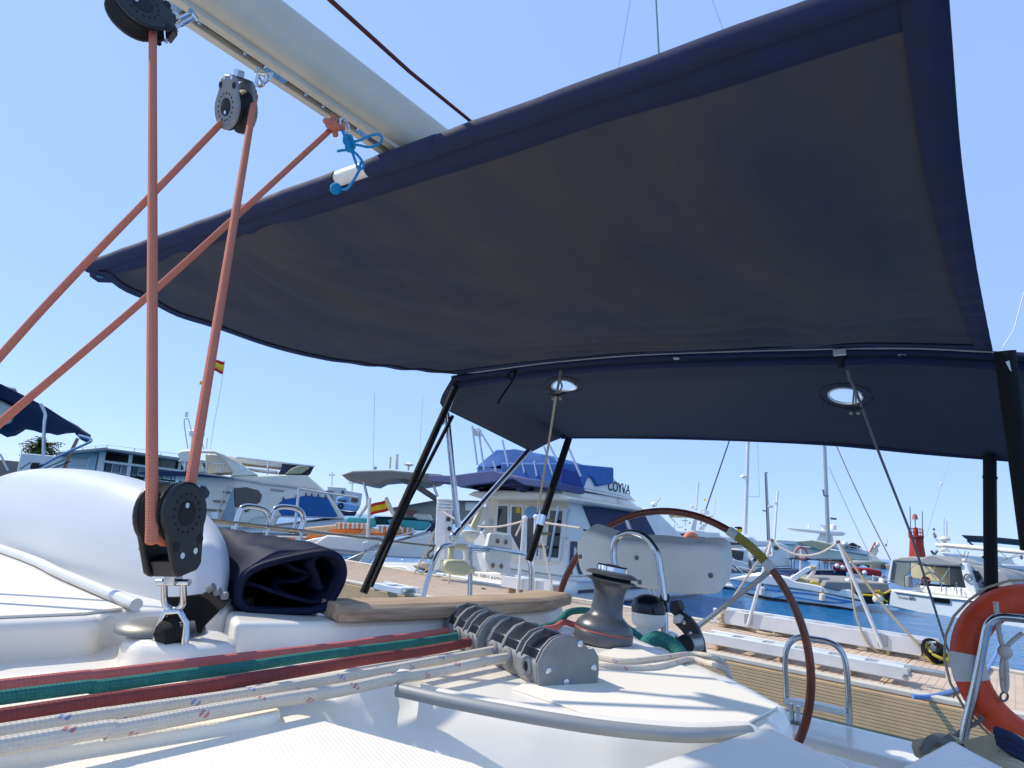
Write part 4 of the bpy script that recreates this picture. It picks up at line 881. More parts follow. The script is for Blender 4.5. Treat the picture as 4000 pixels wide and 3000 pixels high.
# ================================================================== water and pontoon
def water_mat():
    m = bpy.data.materials.new('sea'); m.use_nodes = True; t = m.node_tree; b = t.nodes['Principled BSDF']; L = t.links.new; N = t.nodes.new
    b.inputs['Base Color'].default_value = lin((8,112,168)); b.inputs['Roughness'].default_value = .09; b.inputs['IOR'].default_value = 1.33
    tc = N('ShaderNodeTexCoord'); mp = N('ShaderNodeMapping'); mp.inputs['Scale'].default_value = (.8, 1.5, 1); mp.inputs['Rotation'].default_value = (0, 0, R_(25)); L(tc.outputs['Object'], mp.inputs[0])
    n1 = N('ShaderNodeTexNoise'); n1.inputs['Scale'].default_value = 2.6; n1.inputs['Detail'].default_value = 5; n1.inputs['Roughness'].default_value = .55; L(mp.outputs[0], n1.inputs[0])
    n2 = N('ShaderNodeTexNoise'); n2.inputs['Scale'].default_value = .5; n2.inputs['Detail'].default_value = 2; L(mp.outputs[0], n2.inputs[0])
    ad = N('ShaderNodeMath'); ad.operation = 'MULTIPLY_ADD'; ad.inputs[1].default_value = .8; L(n2.outputs['Fac'], ad.inputs[0]); L(n1.outputs['Fac'], ad.inputs[2])
    bp = N('ShaderNodeBump'); bp.inputs['Strength'].default_value = 1.0; bp.inputs['Distance'].default_value = .38; L(ad.outputs[0], bp.inputs['Height']); L(bp.outputs[0], b.inputs['Normal'])
    return m
MB().add([(-1500, -60, 0), (1500, -60, 0), (1500, 4000, 0), (-1500, 4000, 0)], [(0,1,2,3)]).build('water', water_mat(), kind='structure')
ZP = .62
nearp = [PZ(*p, ZP) for p in ((2768,2543), (3000,2620), (3777,2768))]
YN = sum(p.y for p in nearp)/3; farp = [PZ(*p, ZP) for p in ((3859,2596), (2773,2440))]; YF = sum(p.y for p in farp)/2
pon = thing('pontoon', 'wooden decked pontoon with a pale edge behind the stern', 'pontoon', (-8, (YN+YF)/2, 0))
pon['kind'] = 'structure'; del pon['category']; del pon['label']
X0, X1 = -26, 9
MB().box(((X0+X1)/2, (YN+YF)/2, ZP-.26), (X1-X0, YF-YN-.1, .44)).build('float_body', 'concrete', pon)
pb = None; x = X0; k = 0; wbd = .62
while x < X1:
    if pb is None:
        pb = MB().box((x+wbd/2, (YN+YF)/2, ZP-.015), (wbd-.014, YF-YN-.34, .03)); 
        for j in range(7): pb.box((x+.06+j*.083, (YN+YF)/2, ZP+.0015), (.045, YF-YN-.36, .003))
        pb = pb.build('plank', 'deckboard', pon)
        pbx = x
    else:
        c = pb.copy(); COL.objects.link(c); c.parent = pon; c.location = (x-pbx, 0, 0)
    x += wbd
for y in (YN+.07, YF-.07): MB().box(((X0+X1)/2, y, ZP+.012), (X1-X0, .15, .05)).build('edge_beam', mat('edge_pale', (206,196,176), .6, var=.08), pon, bevel=.01)
# ribbed fascia, one board per run with real ribs
for j in range(11):
    MB().box(((X0+X1)/2, YN-.012, ZP-.045-j*.034), (X1-X0, .024, .030)).build('fascia_rib', 'fascia_board', pon, bevel=.003)
MB().box(((X0+X1)/2, YN+.008, ZP-.23), (X1-X0, .02, .42)).build('fascia_back', 'fascia_board', pon)
for i in range(24):
    MB().lathe([(.012, 0), (.010, .006), (.003, .008)], (X0+1+i*1.43, YN-.028, ZP-.06-.25*(i % 2)), (0, -1, 0), 8).build('bolt', 'steel', pon)
# ---------------------------------------------------------------- gangways on the pontoon
Zp = lambda px, py, dz=0: PZ(px, py, ZP+.005+dz)
def gang(name, label, a, b, wdt, h, m='alu_white', slots=0, foot=.08):
    a, b = V(a), V(b); d = (b-a).normalized(); s = V((0, 0, 1)).cross(d)
    g = thing(name, label, 'gangway', (a+b)/2)
    for k in (-1, 1): MB().bar(a+s*k*wdt/2+V((0, 0, foot+h/2)), b+s*k*wdt/2+V((0, 0, foot+h/2)), .045, h).build('side_beam', m, g, bevel=.006)
    n = int((b-a).length/.36)
    for i in range(n):
        p = a.lerp(b, (i+.5)/n); MB().bar(p-s*wdt/2+V((0, 0, foot+h*.75)), p+s*wdt/2+V((0, 0, foot+h*.75)), .25, .025).build('tread', m, g)
    for i in range(0, n, 2):
        p = a.lerp(b, (i+.5)/n); MB().bar(p-s*wdt*.55+V((0, 0, foot/2)), p+s*wdt*.55+V((0, 0, foot/2)), .03, foot).build('foot_bar', 'fascia_board', g)
    return g, d, s
a1 = Zp(*K('d6', (40,1530))[0]); b1 = Zp(*K('e6', (1275,675))[0])
a1.y = b1.y = (a1.y+b1.y)/2
g1, d1_, s1_ = gang('gangway', 'white aluminium gangway lying nearest on the pontoon, with a round end bar', a1, b1, .34, .13, foot=.06)
MB().cyl(b1+V((0, .05, .16)), b1+V((.32, .05, .16)), .035, 12).build('end_bar', 'alu', g1)
MB().lathe([(.03, 0), (.03, .02)], b1+V((-.02, -.2, .10)), (0, -1, 0), 10).build('bolt', 'steel', g1)
a2 = Zp(*K('d6', (280,1240))[0]); b2 = Zp(*K('e6', (1490,505))[0]); a2.y = b2.y = (a2.y+b2.y)/2
g2, d2_, s2_ = gang('gangway', 'long white gangway on the far pontoon edge with two upright poles and ropes', a2, b2, .45, .22, foot=.06)
T2 = lambda px, py: PY(px, py, a2.y-.27)
posts = [((3080,2445) , (3012,2110)), ((3450,2525), (3270,2118))]
lp1 = [T2(*K('d6', (700,1240))[0]), T2(*K('d6', (995,195))[0])]; lp2 = [T2(*K('e6', (990,400))[0]), T2(*K('d6', (1812,215))[0])]
for p in (lp1, lp2):
    MB().tube(p, .028, 10).build('pole', 'alu_white', g2); MB().box(p[0]+V((0, .03, .1)), (.12, .06, .16)).build('pole_bracket', 'alu', g2, bevel=.004)
    MB().ball(p[1], .036, 8).build('pole_cap', mat('cap_brown', (120,90,84), .6), g2)
rope('hand_rope', sag(lp1[1], lp2[1], .22), .016, 'rope_white_red', parent=g2)
rope('stay_rope', [T2(*K('d6', (990,210))[0]), T2(*K('d6', (850,410))[0]), T2(*K('d6', (390,1085))[0])], .016, 'rope_beige', parent=g2)
rope('stay_rope', sag(T2(*K('d6', (1820,220))[0]), T2(*K('e6', (1300,370))[0]), .08), .018, 'rope_beige', parent=g2)
rope('stay_rope', [T2(*K('d6', (1830,230))[0]), T2(*K('d6', (1960,560))[0]), T2(*K('d6', (2000,930))[0]), T2(*K('e6', (780,180))[0]), T2(*K('e6', (870,370))[0]), Zp(*K('e6', (1010,455))[0]), Zp(*K('e6', (1200,480))[0]), T2(*K('e6', (1330,460))[0])], .014, 'rope_beige', parent=g2, k=5)
rope('lashing', [T2(*K('d6', q)[0]) for q in ((380,1090), (370,1140), (330,1150), (380,1180), (350,1215), (400,1225))], .03, 'rope_beige', parent=g2, k=4)
rc2 = thing('rope_bundle', 'black and yellow mooring rope bundle at the gangway end', 'rope bundle', Zp(*K('e6', (1440,470))[0]))
for i in range(8):
    c = T2(*K('e6', (1440+random.uniform(-40, 40), 440+random.uniform(-35, 25)))[0]); MB().torus(c, .13+random.uniform(-.04, .03), .022, (random.uniform(-1, 1), random.uniform(-1, .2), .6), 18, 6).build('turn', 'rope_dark' if i % 4 else mat('rope_yel', (190,170,60), .8), rc2)
rope('dock_line', [Zp(*K('e6', q)[0], .015) for q in ((1480,440), (1560,495), (1640,525))], .016, 'rope_beige', 'beige line running from the rope bundle to the lifebuoy', n=6)
rope('dock_line', [Zp(*K('d6', q)[0], .02) for q in ((560,1240), (780,1310), (1000,1355), (1190,1365))], .02, 'rope_beige', 'loose beige line lying on the planks under the far gangway', n=6, k=4)
rope('water_hose', [Zp(*K('e6', q)[0], .02) for q in ((1250,820), (1350,825), (1480,805), (1600,770), (1700,725), (1850,640), (1960,480), (2010,330), (2030,260))], .024, mat('hose_blue', (104,140,190), .45), 'light blue hose curving over the pontoon behind the lifebuoy', 'hose', n=8, k=5)
# left part of the pontoon: service pedestal and a third gangway
pz_ = [PP(*p, PZ(1700, 2265, ZP), _fh) for p in K('d2', (340,1200), (510,1200), (600,1200), (395,170), (530,170), (605,185))]
pc = thing('service_pedestal', 'white louvred water and power pedestal on the pontoon', 'pedestal', pz_[0])
dv = _fh*.35
MB().prism([pz_[0], pz_[1], pz_[4], pz_[3]], dv).build('front_column', 'white_plastic', pc, bevel=.02)
MB().prism([pz_[1]+_fh*.01, pz_[2]+_fh*.01, pz_[5]+_fh*.01, pz_[4]+_fh*.01], dv*.95).build('side_panel', 'gel_grey', pc, bevel=.01)
for i, yy in enumerate((175, 225, 270, 315)):
    q = [PP(*p, PZ(1700, 2265, ZP)-_fh*.05, _fh) for p in K('d2', (400-i*5, yy), (528-i*3, yy+2), (605, yy+14), (605, yy+32), (522-i*3, yy+28), (394-i*5, yy+26))]
    MB().prism(q, dv*1.2).build('louvre', 'white_plastic', pc, bevel=.01)
for q in ((560,470), (575,610)): MB().lathe([(.05, 0), (.05, .03), (.03, .05)], PP(*K('d2', q)[0], PZ(1700, 2265, ZP)-_fh*.01, _fh), -_fh, 14).build('socket', 'dark_plastic', pc)
q = [PP(*p, PZ(1700, 2265, ZP)-_fh*.015, _fh) for p in K('d2', (510,500), (605,515), (605,640), (510,640))]
MB().prism(q, _fh*.03).build('socket_plate', 'gel_grey', pc)
# posts with rope in front of the motor cruiser (passerelle stanchions)
a3 = Zp(*K('d2', (700,1540))[0]); b3 = Zp(*K('c4', (2080,1350))[0]); a3.y = b3.y = (a3.y+b3.y)/2
g3, _, _ = gang('gangway', 'white gangway with small wheels below the motor cruiser stern', a3, b3, .45, .22, foot=.10)
T3 = lambda px, py: PY(px, py, a3.y-.3)
pp = [(T3(*K('d2', (1545,1640))[0]), T3(*K('d2', (1660,460))[0])), (T3(*K('d2', (1760,1640))[0]), T3(*K('d2', (1820,440))[0]))]
for p in pp:
    MB().tube(p, .035, 10).build('pole', 'alu_white', g3); MB().ball(p[1], .06, 8).build('pole_cap', 'white_plastic', g3)
for q in ((750,1510), (1060,1550)): MB().torus(T3(*K('d2', q)[0]), .09, .035, (0, 1, 0), 18, 8).build('wheel', 'rubber', g3)
rope('hand_rope', [T3(*K('d2', q)[0]) for q in ((480,370), (600,440), (780,530), (940,575), (1200,588), (1450,550), (1690,485))], .022, 'rope_white_red', parent=g3, k=4)
rope('hand_rope', [T3(*K('d2', q)[0]) for q in ((1830,480), (1960,525), (2212,565), (2450,600))], .022, 'rope_white_red', parent=g3, k=4)
for q in (((1640,480), (1530,710)), ((1880,640), (1960,1000), (2060,1480)), ((1220,560), (1240,680)), ((580,1270), (530,1570))): rope('stay_rope', [T3(*K('d2', p)[0]) for p in q], .02, 'rope_white_red', parent=g3)
a4 = Zp(*K('c4', (490,1290))[0]); b4 = Zp(*K('c4', (1000,1330))[0]); a4.y = b4.y = min(a4.y, b4.y)
gang('gangway', 'grey aluminium gangway lying flat on the left part of the pontoon', a4, b4, .4, .10, foot=.03)
bx = thing('dock_box', 'low white dock step with rope coils on the pontoon edge', 'dock box', PZ(1500, 2215, ZP))
MB().prism([PY(*p, PZ(1500, 2215, ZP).y) for p in K('c4', (430,1120), (700,1130), (760,1165), (700,1175), (500,1150))], (0, .5, .1)).build('step', 'gel_grey', bx, bevel=.02)
for i in range(5): MB().torus(PY(*K('c4', (830+i*8, 1140))[0], PZ(1500, 2215, ZP).y)+V((0, 0, .02*i)), .22-.02*i, .03, (0, .3, 1), 18, 6).build('rope_turn', 'rope_white_blue', bx)
MB().ball(PY(*K('c4', (850,1180))[0], PZ(1500, 2215, ZP).y), .08, 10).build('fender_ball', 'navy_paint', bx)
for i, q in enumerate((((970,740), (870,1000), (740,1240)), ((900,1120), (720,1270), (630,1335)), ((560,640), (590,720), (680,860)))):
    rope('mooring_line', [PY(*p, YF-.3) for p in K('c4', *q)], .02, 'rope_beige', ('thin beige line sloping from the pedestal top', 'beige mooring line slanting over the left pontoon', 'pale stay line beside the Spanish flag')[i], n=6)
# ================================================================== boats and buildings, left half
FH = _fh.copy(); RH = _r0.copy()
class Pl:
    """a vertical plane of the place: point + horizontal normal pointing away from the camera"""
    def __init__(s, px, py, d, n=FH): s.p = PD(px, py, d); s.n = V(n).normalized()
    def __call__(s, off, *pts): return [PP(a, b, s.p+s.n*off, s.n) for a, b in pts]
    def k(s, off, c, *pts): return s(off, *K(c, *pts))
def ext(par, name, m, pts, vec, bevel=0, smooth=38, seg=2, rnd=0):
    if rnd: pts = spl(pts, rnd, closed=True)
    vec = V(vec)
    if vec.length > 0 and abs(vec.normalized().dot(FH)) > .9999:      # depth runs straight back from the quay towards the boat
        dd = OFF[par.name]-CAM; dd.z = 0; vec = dd.normalized()*vec.length
    return MB().prism(pts, vec).build(name, m, par, bevel=bevel, seg=seg, smooth=smooth)
def line(par, name, m, pts, r, n=6, k=0): return MB().tube(spl(pts, k) if k else pts, r, n).build(name, m, par)
def stern_hull(par, name, m, pts, vec): return ext(par, name, m, pts, vec, .05)
def flag(label, hoist, fly, m0='flag_red', m1='flag_yellow', group='Spanish flags'):
    t = thing('flag', label, 'flag', hoist[1], group); (h0, h1), (f0, f1) = hoist, fly
    for i, (a, b, m) in enumerate(((0, .25, m0), (.25, .75, m1), (.75, 1, m0))):
        rows = []
        for v in (a, (a+b)/2, b):
            p, q = h0.lerp(h1, v), f0.lerp(f1, v); L = (q-p).length; rows.append([p.lerp(q, u/10)+FH*(.07*L*math.sin(u*.9+v)) + V((0, 0, -.03*L*math.sin(u*.6))) for u in range(11)])
        MB().grid(rows).build('stripe', m, t, solid=.01, smooth=80)
    return t
# ---------------------------------------------------------------- motor cruiser COYVA (stern towards the pontoon)
YC = 14.6
cC = lambda off, *p: [PY(a, b, YC+off) for a, b in K('c4', *p)]
XR = PY(*K('c4', (1886,690))[0], YC).x+.03
cS = lambda off, c, *p: [PX(a, b, XR+off) for a, b in K(c, *p)]
cv = thing('motor_cruiser', 'white flybridge motor cruiser with bright blue covers, stern towards the pontoon', 'motorboat', PY(2000, 2300, YC))
ey = V((0, 1, 0)); ex = V((1, 0, 0))
# hull block and swim platform
p_ = cC(0, (1180,1160), (1420,1180), (1410,1260), (1400,1300), (900,1290), (900,1150))
hb = [PY(1690, 2238, YC), PY(2120, 2262, YC), PY(2300, 2268, YC+.2), PY(2300, 2345, YC+.2), PY(1690, 2345, YC)]
ext(cv, 'hull', 'gel_far', [V((-13.6, YC, .05)), V((XR+.35, YC, .05)), V((XR+.45, YC, .75)), V((-13.8, YC, .75))], ey*9, .1)
ext(cv, 'transom_board', 'gel_far', cC(-.35, (1175,1165), (1390,1175), (1420,1225), (1400,1262), (1000,1245), (920,1180), (930,1150)), ey*.4, .03)
ext(cv, 'swim_platform', 'gel_far', [V((-13.4, YC-1.0, .30)), V((XR+.2, YC-1.0, .30)), V((XR+.2, YC+.1, .30)), V((-13.4, YC+.1, .30))], (0, 0, .14), .04)
wb_ = cC(0, (1290,600), (1880,640), (1885,700), (1810,1125), (1290,1110), (1250,1000))
ext(cv, 'cabin_stern', 'gel_cream', wb_, ey*4.5, .06)
ext(cv, 'bulwark', 'gel_far', cC(-.12, (880,870), (1290,880), (1290,1170), (930,1160), (890,1000)), ey*1.4, .05)
# doors: frame, panes
for i, q in enumerate((((1365,678), (1455,678), (1450,905), (1345,890)), ((1462,678), (1556,682), (1548,1060), (1450,905)), ((1570,690), (1700,695), (1670,1080), (1560,1070)), ((1740,700), (1860,705), (1815,1095), (1690,1085)))):
    f = ext(cv, 'door' if i < 2 else 'window', 'white_plastic', cC(-.05, *q), ey*.06, .01)
    cxm = sum(a for a, b in q)/4; cym = sum(b for a, b in q)/4
    ext(f, 'pane', 'glass_dark', cC(-.065, *[(cxm+(a-cxm)*.70, cym+(b-cym)*.86) for a, b in q]), ey*.03)
ext(cv, 'notice', 'yellow', cC(-.075, (1505,705), (1535,703), (1535,742), (1503,744)), ey*.01)
MB().ball(cC(-.1, (1610,740))[0], .22, 10, (1,.1,.8)).build('parrot_sticker', 'pale_blue', cv)
# ladder
for a, b in (((1810,690), (1740,1095)), ((1680,690), (1640,1085))): line(cv, 'ladder_rail', 'steel_far', cC(-.3, a, b), .035)
for y in (795, 890, 985): line(cv, 'ladder_rung', 'teak', cC(-.3, (1665-(y-690)*.1, y), (1795-(y-690)*.17, y+5)), .04)
line(cv, 'grab_rail', 'steel_far', cC(-.25, (1885,715), (1862,780), (1850,900), (1870,930)), .03, k=4)
line(cv, 'grab_rail', 'steel_far', cC(-.3, (1690,720), (1720,665), (1740,660)), .03, k=4)
# overhang roof lip
ext(cv, 'roof_overhang', 'gel_cream', cC(-.9, (1150,612), (1195,588), (1400,575), (1800,600), (1890,630), (1880,655), (1500,640), (1240,640)), ey*5.2, .05)
# side wall and hull side (starboard), bow wedge
sw = [V((XR, YC+.02, .75)), V((XR, YC+.02, 2.9)), V((XR, YC+5.5, 2.9)), V((XR, YC+9, 1.7)), V((XR, YC+9, .75))]
ext(cv, 'side_wall', 'gel_far', cS(.0, 'c5', (0,770), (700,880), (1000,1200), (700,1500), (0,1420)) if 0 else sw, ex*-2.6, .05)
ext(cv, 'side_window', 'glass_screen', cS(.04, 'c5', (175,832), (690,882), (835,1150), (700,1160), (260,1040)), ex*-.05)
ext(cv, 'roof_edge', 'gel_far', cS(.12, 'c5', (0,690), (560,770), (680,858), (690,880), (200,815), (0,765)), ex*-2.8, .04)
line(cv, 'side_rail', 'steel_far', cS(.16, 'c5', (0,665), (180,690), (565,770)), .04)
ext(cv, 'side_awning_rail', 'alu', cS(.18, 'c5', (190,795), (350,815), (660,860), (655,875), (200,815)), ex*-.06)
for q in ((65,745), (370,795), (495,790)): ext(cv, 'side_lamp', 'gel_grey', cS(.16, 'c5', (q[0]-16, q[1]-14), (q[0]+16, q[1]-12), (q[0]+16, q[1]+14), (q[0]-16, q[1]+12)), ex*-.08)
# flybridge screen wedge with boat name, blue covers
ext(cv, 'flybridge_side', 'gel_far', cS(.0, 'c5', (150,560), (440,590), (540,690), (640,800), (560,765), (180,690)), ex*-2.4, .05)
text('name_letters', 'COYVA', cS(.012, 'c5', (385,694))[0], (0, 1, 0), (0, 0, 1), .30, 'letters', cv, bold=True)
rl = cS(.03, 'c5', (55,1418))[0]
text('registration_letter', 'R', cS(.03, 'c5', (40,1418))[0], (0, 1, 0), (0, 0, 1), .88, 'navy_paint', cv, bold=True)
text('port_name', 'N. VILLAJOYOSA', cC(-.37, (1192,1212))[0], (1, 0, -.02), (0, 0, 1), .15, 'letters_grey', cv)
text('port_number', '7A', cC(-.37, (1378,1256))[0], (1, 0, 0), (0, 0, 1), .10, 'letters_grey', cv)
def cover(name, pts, thick, m='blue_cover', lump=.12, plane=cC, off=0):
    P = plane(off, *pts); n = len(P); c = sum(P, V((0,0,0)))/n; mb = MB()
    rings = []
    for t, s in ((0, .90), (.05, 1), (.5, 1.02), (.95, 1), (1, .9)):
        rings.append([c+(p-c)*s+ey*thick*t+V((random.uniform(-1, 1), 0, random.uniform(-1, 1)))*lump*.25 for p in P])
    return mb.loft(rings).build(name, m, cv, smooth=50)
cover('cover_top', ((1210,400), (1350,290), (1500,282), (1600,295), (1690,330), (1740,400), (1640,395), (1600,390), (1500,370), (1210,440)), 2.4)
cover('cover_side', ((1205,410), (1290,420), (1500,440), (1640,400), (1740,430), (1770,540), (1700,545), (1640,500), (1540,480), (1300,440), (1210,460)), 2.2)
ext(cv, 'cover_side', 'blue_cover', cS(.10, 'c5', (0,460), (440,500), (440,640), (300,665), (260,590), (220,580), (180,690), (0,640)), ex*-2.2, .05)
ext(cv, 'cover_side', mat('blue_deep', (30,62,140), .75, var=.15, vs=2, bump=.2, bs=8), cS(.14, 'c5', (0,505), (140,540), (180,690), (70,670), (0,665)), ex*-.3, .03)
ext(cv, 'stern_awning', mat('canvas_slate', (74,86,130), .8, var=.15, vs=1.5, bump=.2, bs=6), cC(-1.3, (870,468), (1030,475), (1330,435), (1500,480), (1770,520), (1760,570), (1560,545), (1480,500), (1300,530), (1180,545), (1100,560), (1030,530), (880,520)), ey*1.6, .03)
ext(cv, 'awning_flap', 'navy', cC(-1.2, (1030,528), (1180,545), (1200,575), (1270,555), (1250,590), (1330,570), (1490,500), (1560,550), (1520,590), (1490,560), (1300,560), (1180,560), (1100,558)), ey*.5)
for a, b in (((1188,120), (1225,395)), ((1230,135), (1275,435)), ((1235,140), (1335,305)), ((1405,220), (1450,415)), ((1340,370), (1362,450)), ((1545,365), (1565,455)), ((1635,370), (1655,480)), ((1705,265), (1770,470)), ((1740,250), (1830,420)), ((1880,270), (1970,480))):
    line(cv, 'rod_holder', 'steel_far', cC(-.6, a, b), .034)
ext(cv, 'console_box', mat('olive_box', (96,92,78), .6), cC(-.5, (1565,405), (1650,400), (1655,495), (1575,490)), ey*.5, .03)
ext(cv, 'lamp_box', 'gel_grey', cC(-.55, (1197,135), (1225,138), (1225,188), (1200,186)), ey*.2)
# helm seat and cabinet visible at the stern
ext(cv, 'seat_back', 'white_plastic', cC(-.5, (1210,790), (1262,695), (1278,705), (1240,810), (1200,900), (1180,840)), ey*.2, .03)
ext(cv, 'wall_lamp', 'gel_grey', cC(-.08, (1300,790), (1320,788), (1316,850), (1296,850)), ey*.06, .01)
ext(cv, 'waterline_band', 'navy_paint', [V((XR+.46, YC-.01, .38)), V((XR+.46, YC+9, .5)), V((XR+.46, YC+9, .6)), V((XR+.46, YC-.01, .46))], ex*-.03)
ext(cv, 'rub_rail', 'gel_grey', [V((-13.8, YC-.02, .66)), V((XR+.48, YC-.02, .66)), V((XR+.48, YC-.02, .73)), V((-13.8, YC-.02, .73))], ey*9.0, .02)
# ---------------------------------------------------------------- sport boat with hardtop and orange sunbeds
A = Pl(1500, 2080, 19.5)
sb = thing('sport_boat', 'white open motor yacht with orange sunbeds and a grey hardtop', 'motorboat', A(1, (1500,2200))[0])
ext(sb, 'bow_hull', 'gel_far', A.k(-.4, 'c4', (-60,960), (30,930), (120,915), (400,960), (520,990), (900,885), (920,1080), (500,1060), (260,1050), (0,1010), (-200,1000)), FH*3, .06)
ext(sb, 'foredeck', 'gel_far', A.k(-.55, 'c4', (40,975), (140,905), (430,920), (560,940), (400,1030), (150,1005)), FH*1.2, .04)
ext(sb, 'deck_side', mat('deck_tan', (206,168,132), .6, var=.1), A.k(.0, 'c4', (-250,930), (-120,865), (0,850), (200,830), (430,850), (520,880), (300,930), (0,935)), FH*2.2, .04)
ext(sb, 'sunbed', 'cushion_orange', A.k(-.05, 'c4', (110,895), (220,840), (410,862), (385,888), (320,900)), FH*1.6, .07, seg=3)
ext(sb, 'sunbed', 'cushion_orange', A.k(-.05, 'c4', (440,905), (520,870), (770,882), (760,905), (600,912)), FH*1.6, .07, seg=3)
ext(sb, 'sunbed', 'cushion_orange', A.k(-.1, 'c4', (-260,910), (20,890), (110,905), (60,930), (-200,935)), FH*1.2, .06, seg=3)
for i, (x0, x1, y0, y1) in enumerate(((205, 435, 812, 860), (515, 770, 836, 892))):
    for j in range(14):
        a = x0+(x1-x0)*j/14; b = x0+(x1-x0)*(j+1)/14; yo = (y1-y0)*.35*j/14*(.4 if i == 0 else .8)
        ext(sb, 'pillow_stripe', ('cushion_stripe', 'retro_white', 'cushion_orange', 'gel_grey')[j % 4], A.k(-.12, 'c4', (a, y0+yo), (b, y0+yo+2), (b-4, y1), (a-4, y1-2)), FH*.4, .03)
ext(sb, 'bench', 'cushion_teal', A.k(.6, 'c4', (275,785), (300,772), (480,782), (495,800), (495,845), (440,852), (290,822)), FH*.9, .08, seg=3)
ext(sb, 'bench', 'cushion_teal', A.k(.6, 'c4', (575,800), (600,790), (880,805), (895,825), (850,872), (780,870), (600,830)), FH*.9, .08, seg=3)
ext(sb, 'cockpit', mat('teal_dark', (40,120,126), .6), A.k(1.4, 'c4', (480,770), (920,775), (900,830), (480,830)), FH*1.0, .05)
ext(sb, 'table', 'rubber', A.k(1.2, 'c4', (500,770), (820,790), (820,797), (500,778)), FH*.6)
ext(sb, 'console', 'gel_far', A.k(1.0, 'c4', (765,770), (785,748), (890,755), (910,800), (800,795)), FH*.8, .05)
ext(sb, 'windshield', 'glass_screen', A.k(.3, 'c4', (850,880), (930,790), (935,870)), FH*.1)
ht = ext(sb, 'hardtop', mat('hardtop_grey', (120,116,108), .5, var=.1), A.k(-.2, 'c4', (240,470), (330,440), (600,435), (760,450), (960,465), (1000,480), (1020,520), (900,540), (700,500), (580,510), (520,540), (470,535), (290,490)), FH*3.0, .05)
ext(sb, 'hardtop_arm', mat('hardtop_dark', (78,80,80), .5), A.k(-.1, 'c4', (600,480), (760,505), (930,620), (935,665), (880,630), (740,540)), FH*.5, .04)
for a, b in (((405,515), (435,640)), ((905,535), (940,625))): line(sb, 'top_post', 'steel_far', A.k(0, 'c4', a, b), .042)
line(sb, 'radar_arch', 'steel_far', A.k(.1, 'c4', (435,635), (430,690), (395,740), (370,775)), .05, k=3)
line(sb, 'whip_aerial', 'white_plastic', A.k(.3, 'c4', (475,430), (482,0), (484,-120)), .013)
line(sb, 'whip_aerial', 'white_plastic', A.k(.3, 'c4', (808,330), (828,0), (835,-100)), .011)
for x, y0, y1, r in ((600, 340, 425, .036), (648, 322, 430, .05)): MB().cyl(A.k(.2, 'c4', (x-4, y1))[0], A.k(.2, 'c4', (x, y0))[0], r, 10).build('horn_pipe', 'gel_cream', sb)
MB().lathe([(.03, 0), (.035, .14), (.15, .18), (.17, .21), (.06, .26), (.01, .28)], A.k(.2, 'c4', (727,440))[0], (0, 0, 1), 16).build('satellite_dome', 'white_plastic', sb)
MB().ball(A.k(.1, 'c4', (490,420))[0], .06, 8).build('lamp', 'steel_far', sb)
# bow anchor
an = thing('plough_anchor', 'galvanised plough anchor hanging at the sport boat bow', 'anchor', A.k(-1.2, 'c4', (330,1240))[0])
MB().prism(A.k(-1.2, 'c4', (280,1250), (330,1150), (400,1060), (430,1020), (505,1018), (460,1090), (370,1180)), FH*.12).build('fluke', 'white_plastic', an, bevel=.02)
MB().prism(A.k(-1.1, 'c4', (270,1085), (400,1025), (430,1030), (370,1120), (290,1160)), FH*.15).build('shank', 'alu', an, bevel=.02)
ext(an, 'roller', 'alu_white', A.k(-1.25, 'c4', (400,955), (445,950), (448,1010), (400,1012)), FH*.2, .02)
line(sb, 'bow_staff', 'gel_grey', A.k(-1.0, 'c4', (452,635), (432,950)), .045)
line(sb, 'bow_rail', 'steel_far', A.k(-1.0, 'c4', (0,870), (300,905), (600,920), (780,880)), .025)
fs = A.k(.4, 'c4', (568,632), (625,755)); line(sb, 'flag_staff', 'gel_cream', fs, .05)
flag('large waving Spanish flag above the orange sunbeds', A.k(.38, 'c4', (572,645), (600,720)), A.k(.38, 'c4', (440,690), (455,765)))
# ---------------------------------------------------------------- flybridge yacht side-on
B_ = Pl(1000, 1950, 31)
ay = thing('flybridge_yacht', 'cream flybridge yacht seen side-on with blue windscreen covers', 'motor yacht', B_(2, (1000,2200))[0])
ext(ay, 'deckhouse', 'gel_cream', B_.k(0, 'd3', (240,830), (440,800), (800,860), (1400,840), (1660,845), (1880,1040), (2060,1290), (2060,1320), (1350,1300), (1300,1420), (550,1420), (500,1150), (590,1080), (620,1000), (560,960), (440,935), (250,900)), FH*4.2, .08)
ext(ay, 'door_recess', 'glass_dark', B_.k(-.03, 'd3', (870,985), (1000,975), (1130,1010), (1170,1060), (1150,1130), (1000,1250), (870,1180)), FH*.06)
ext(ay, 'door_panel', mat('door_grey', (150,160,168), .4), B_.k(-.08, 'd3', (720,1340), (800,1130), (865,975), (875,1200), (860,1380)), FH*.05)
ext(ay, 'aft_bulkhead', 'gel_cream', B_.k(-.05, 'd3', (560,960), (800,960), (860,990), (720,1330), (560,1300), (520,1180), (640,1080)), FH*.04)
for a, b in (((750,1028), (825,1032)), ((645,1125), (770,1132)), ((530,1218), (740,1228))): line(ay, 'stair_tread', 'teak', B_.k(-.15, 'd3', a, b), .05)
line(ay, 'stair_rail', 'steel_far', B_.k(-.2, 'd3', (810,955), (650,1340)), .04)
ext(ay, 'bucket', 'white_plastic', B_.k(-.4, 'd3', (622,1245), (700,1240), (690,1335), (640,1335)), FH*.5, .03)
ext(ay, 'hull', 'gel_grey', B_.k(.1, 'd3', (500,1410), (1300,1400), (2060,1310), (2200,1330), (2200,1800), (500,1800)), FH*4, .1)
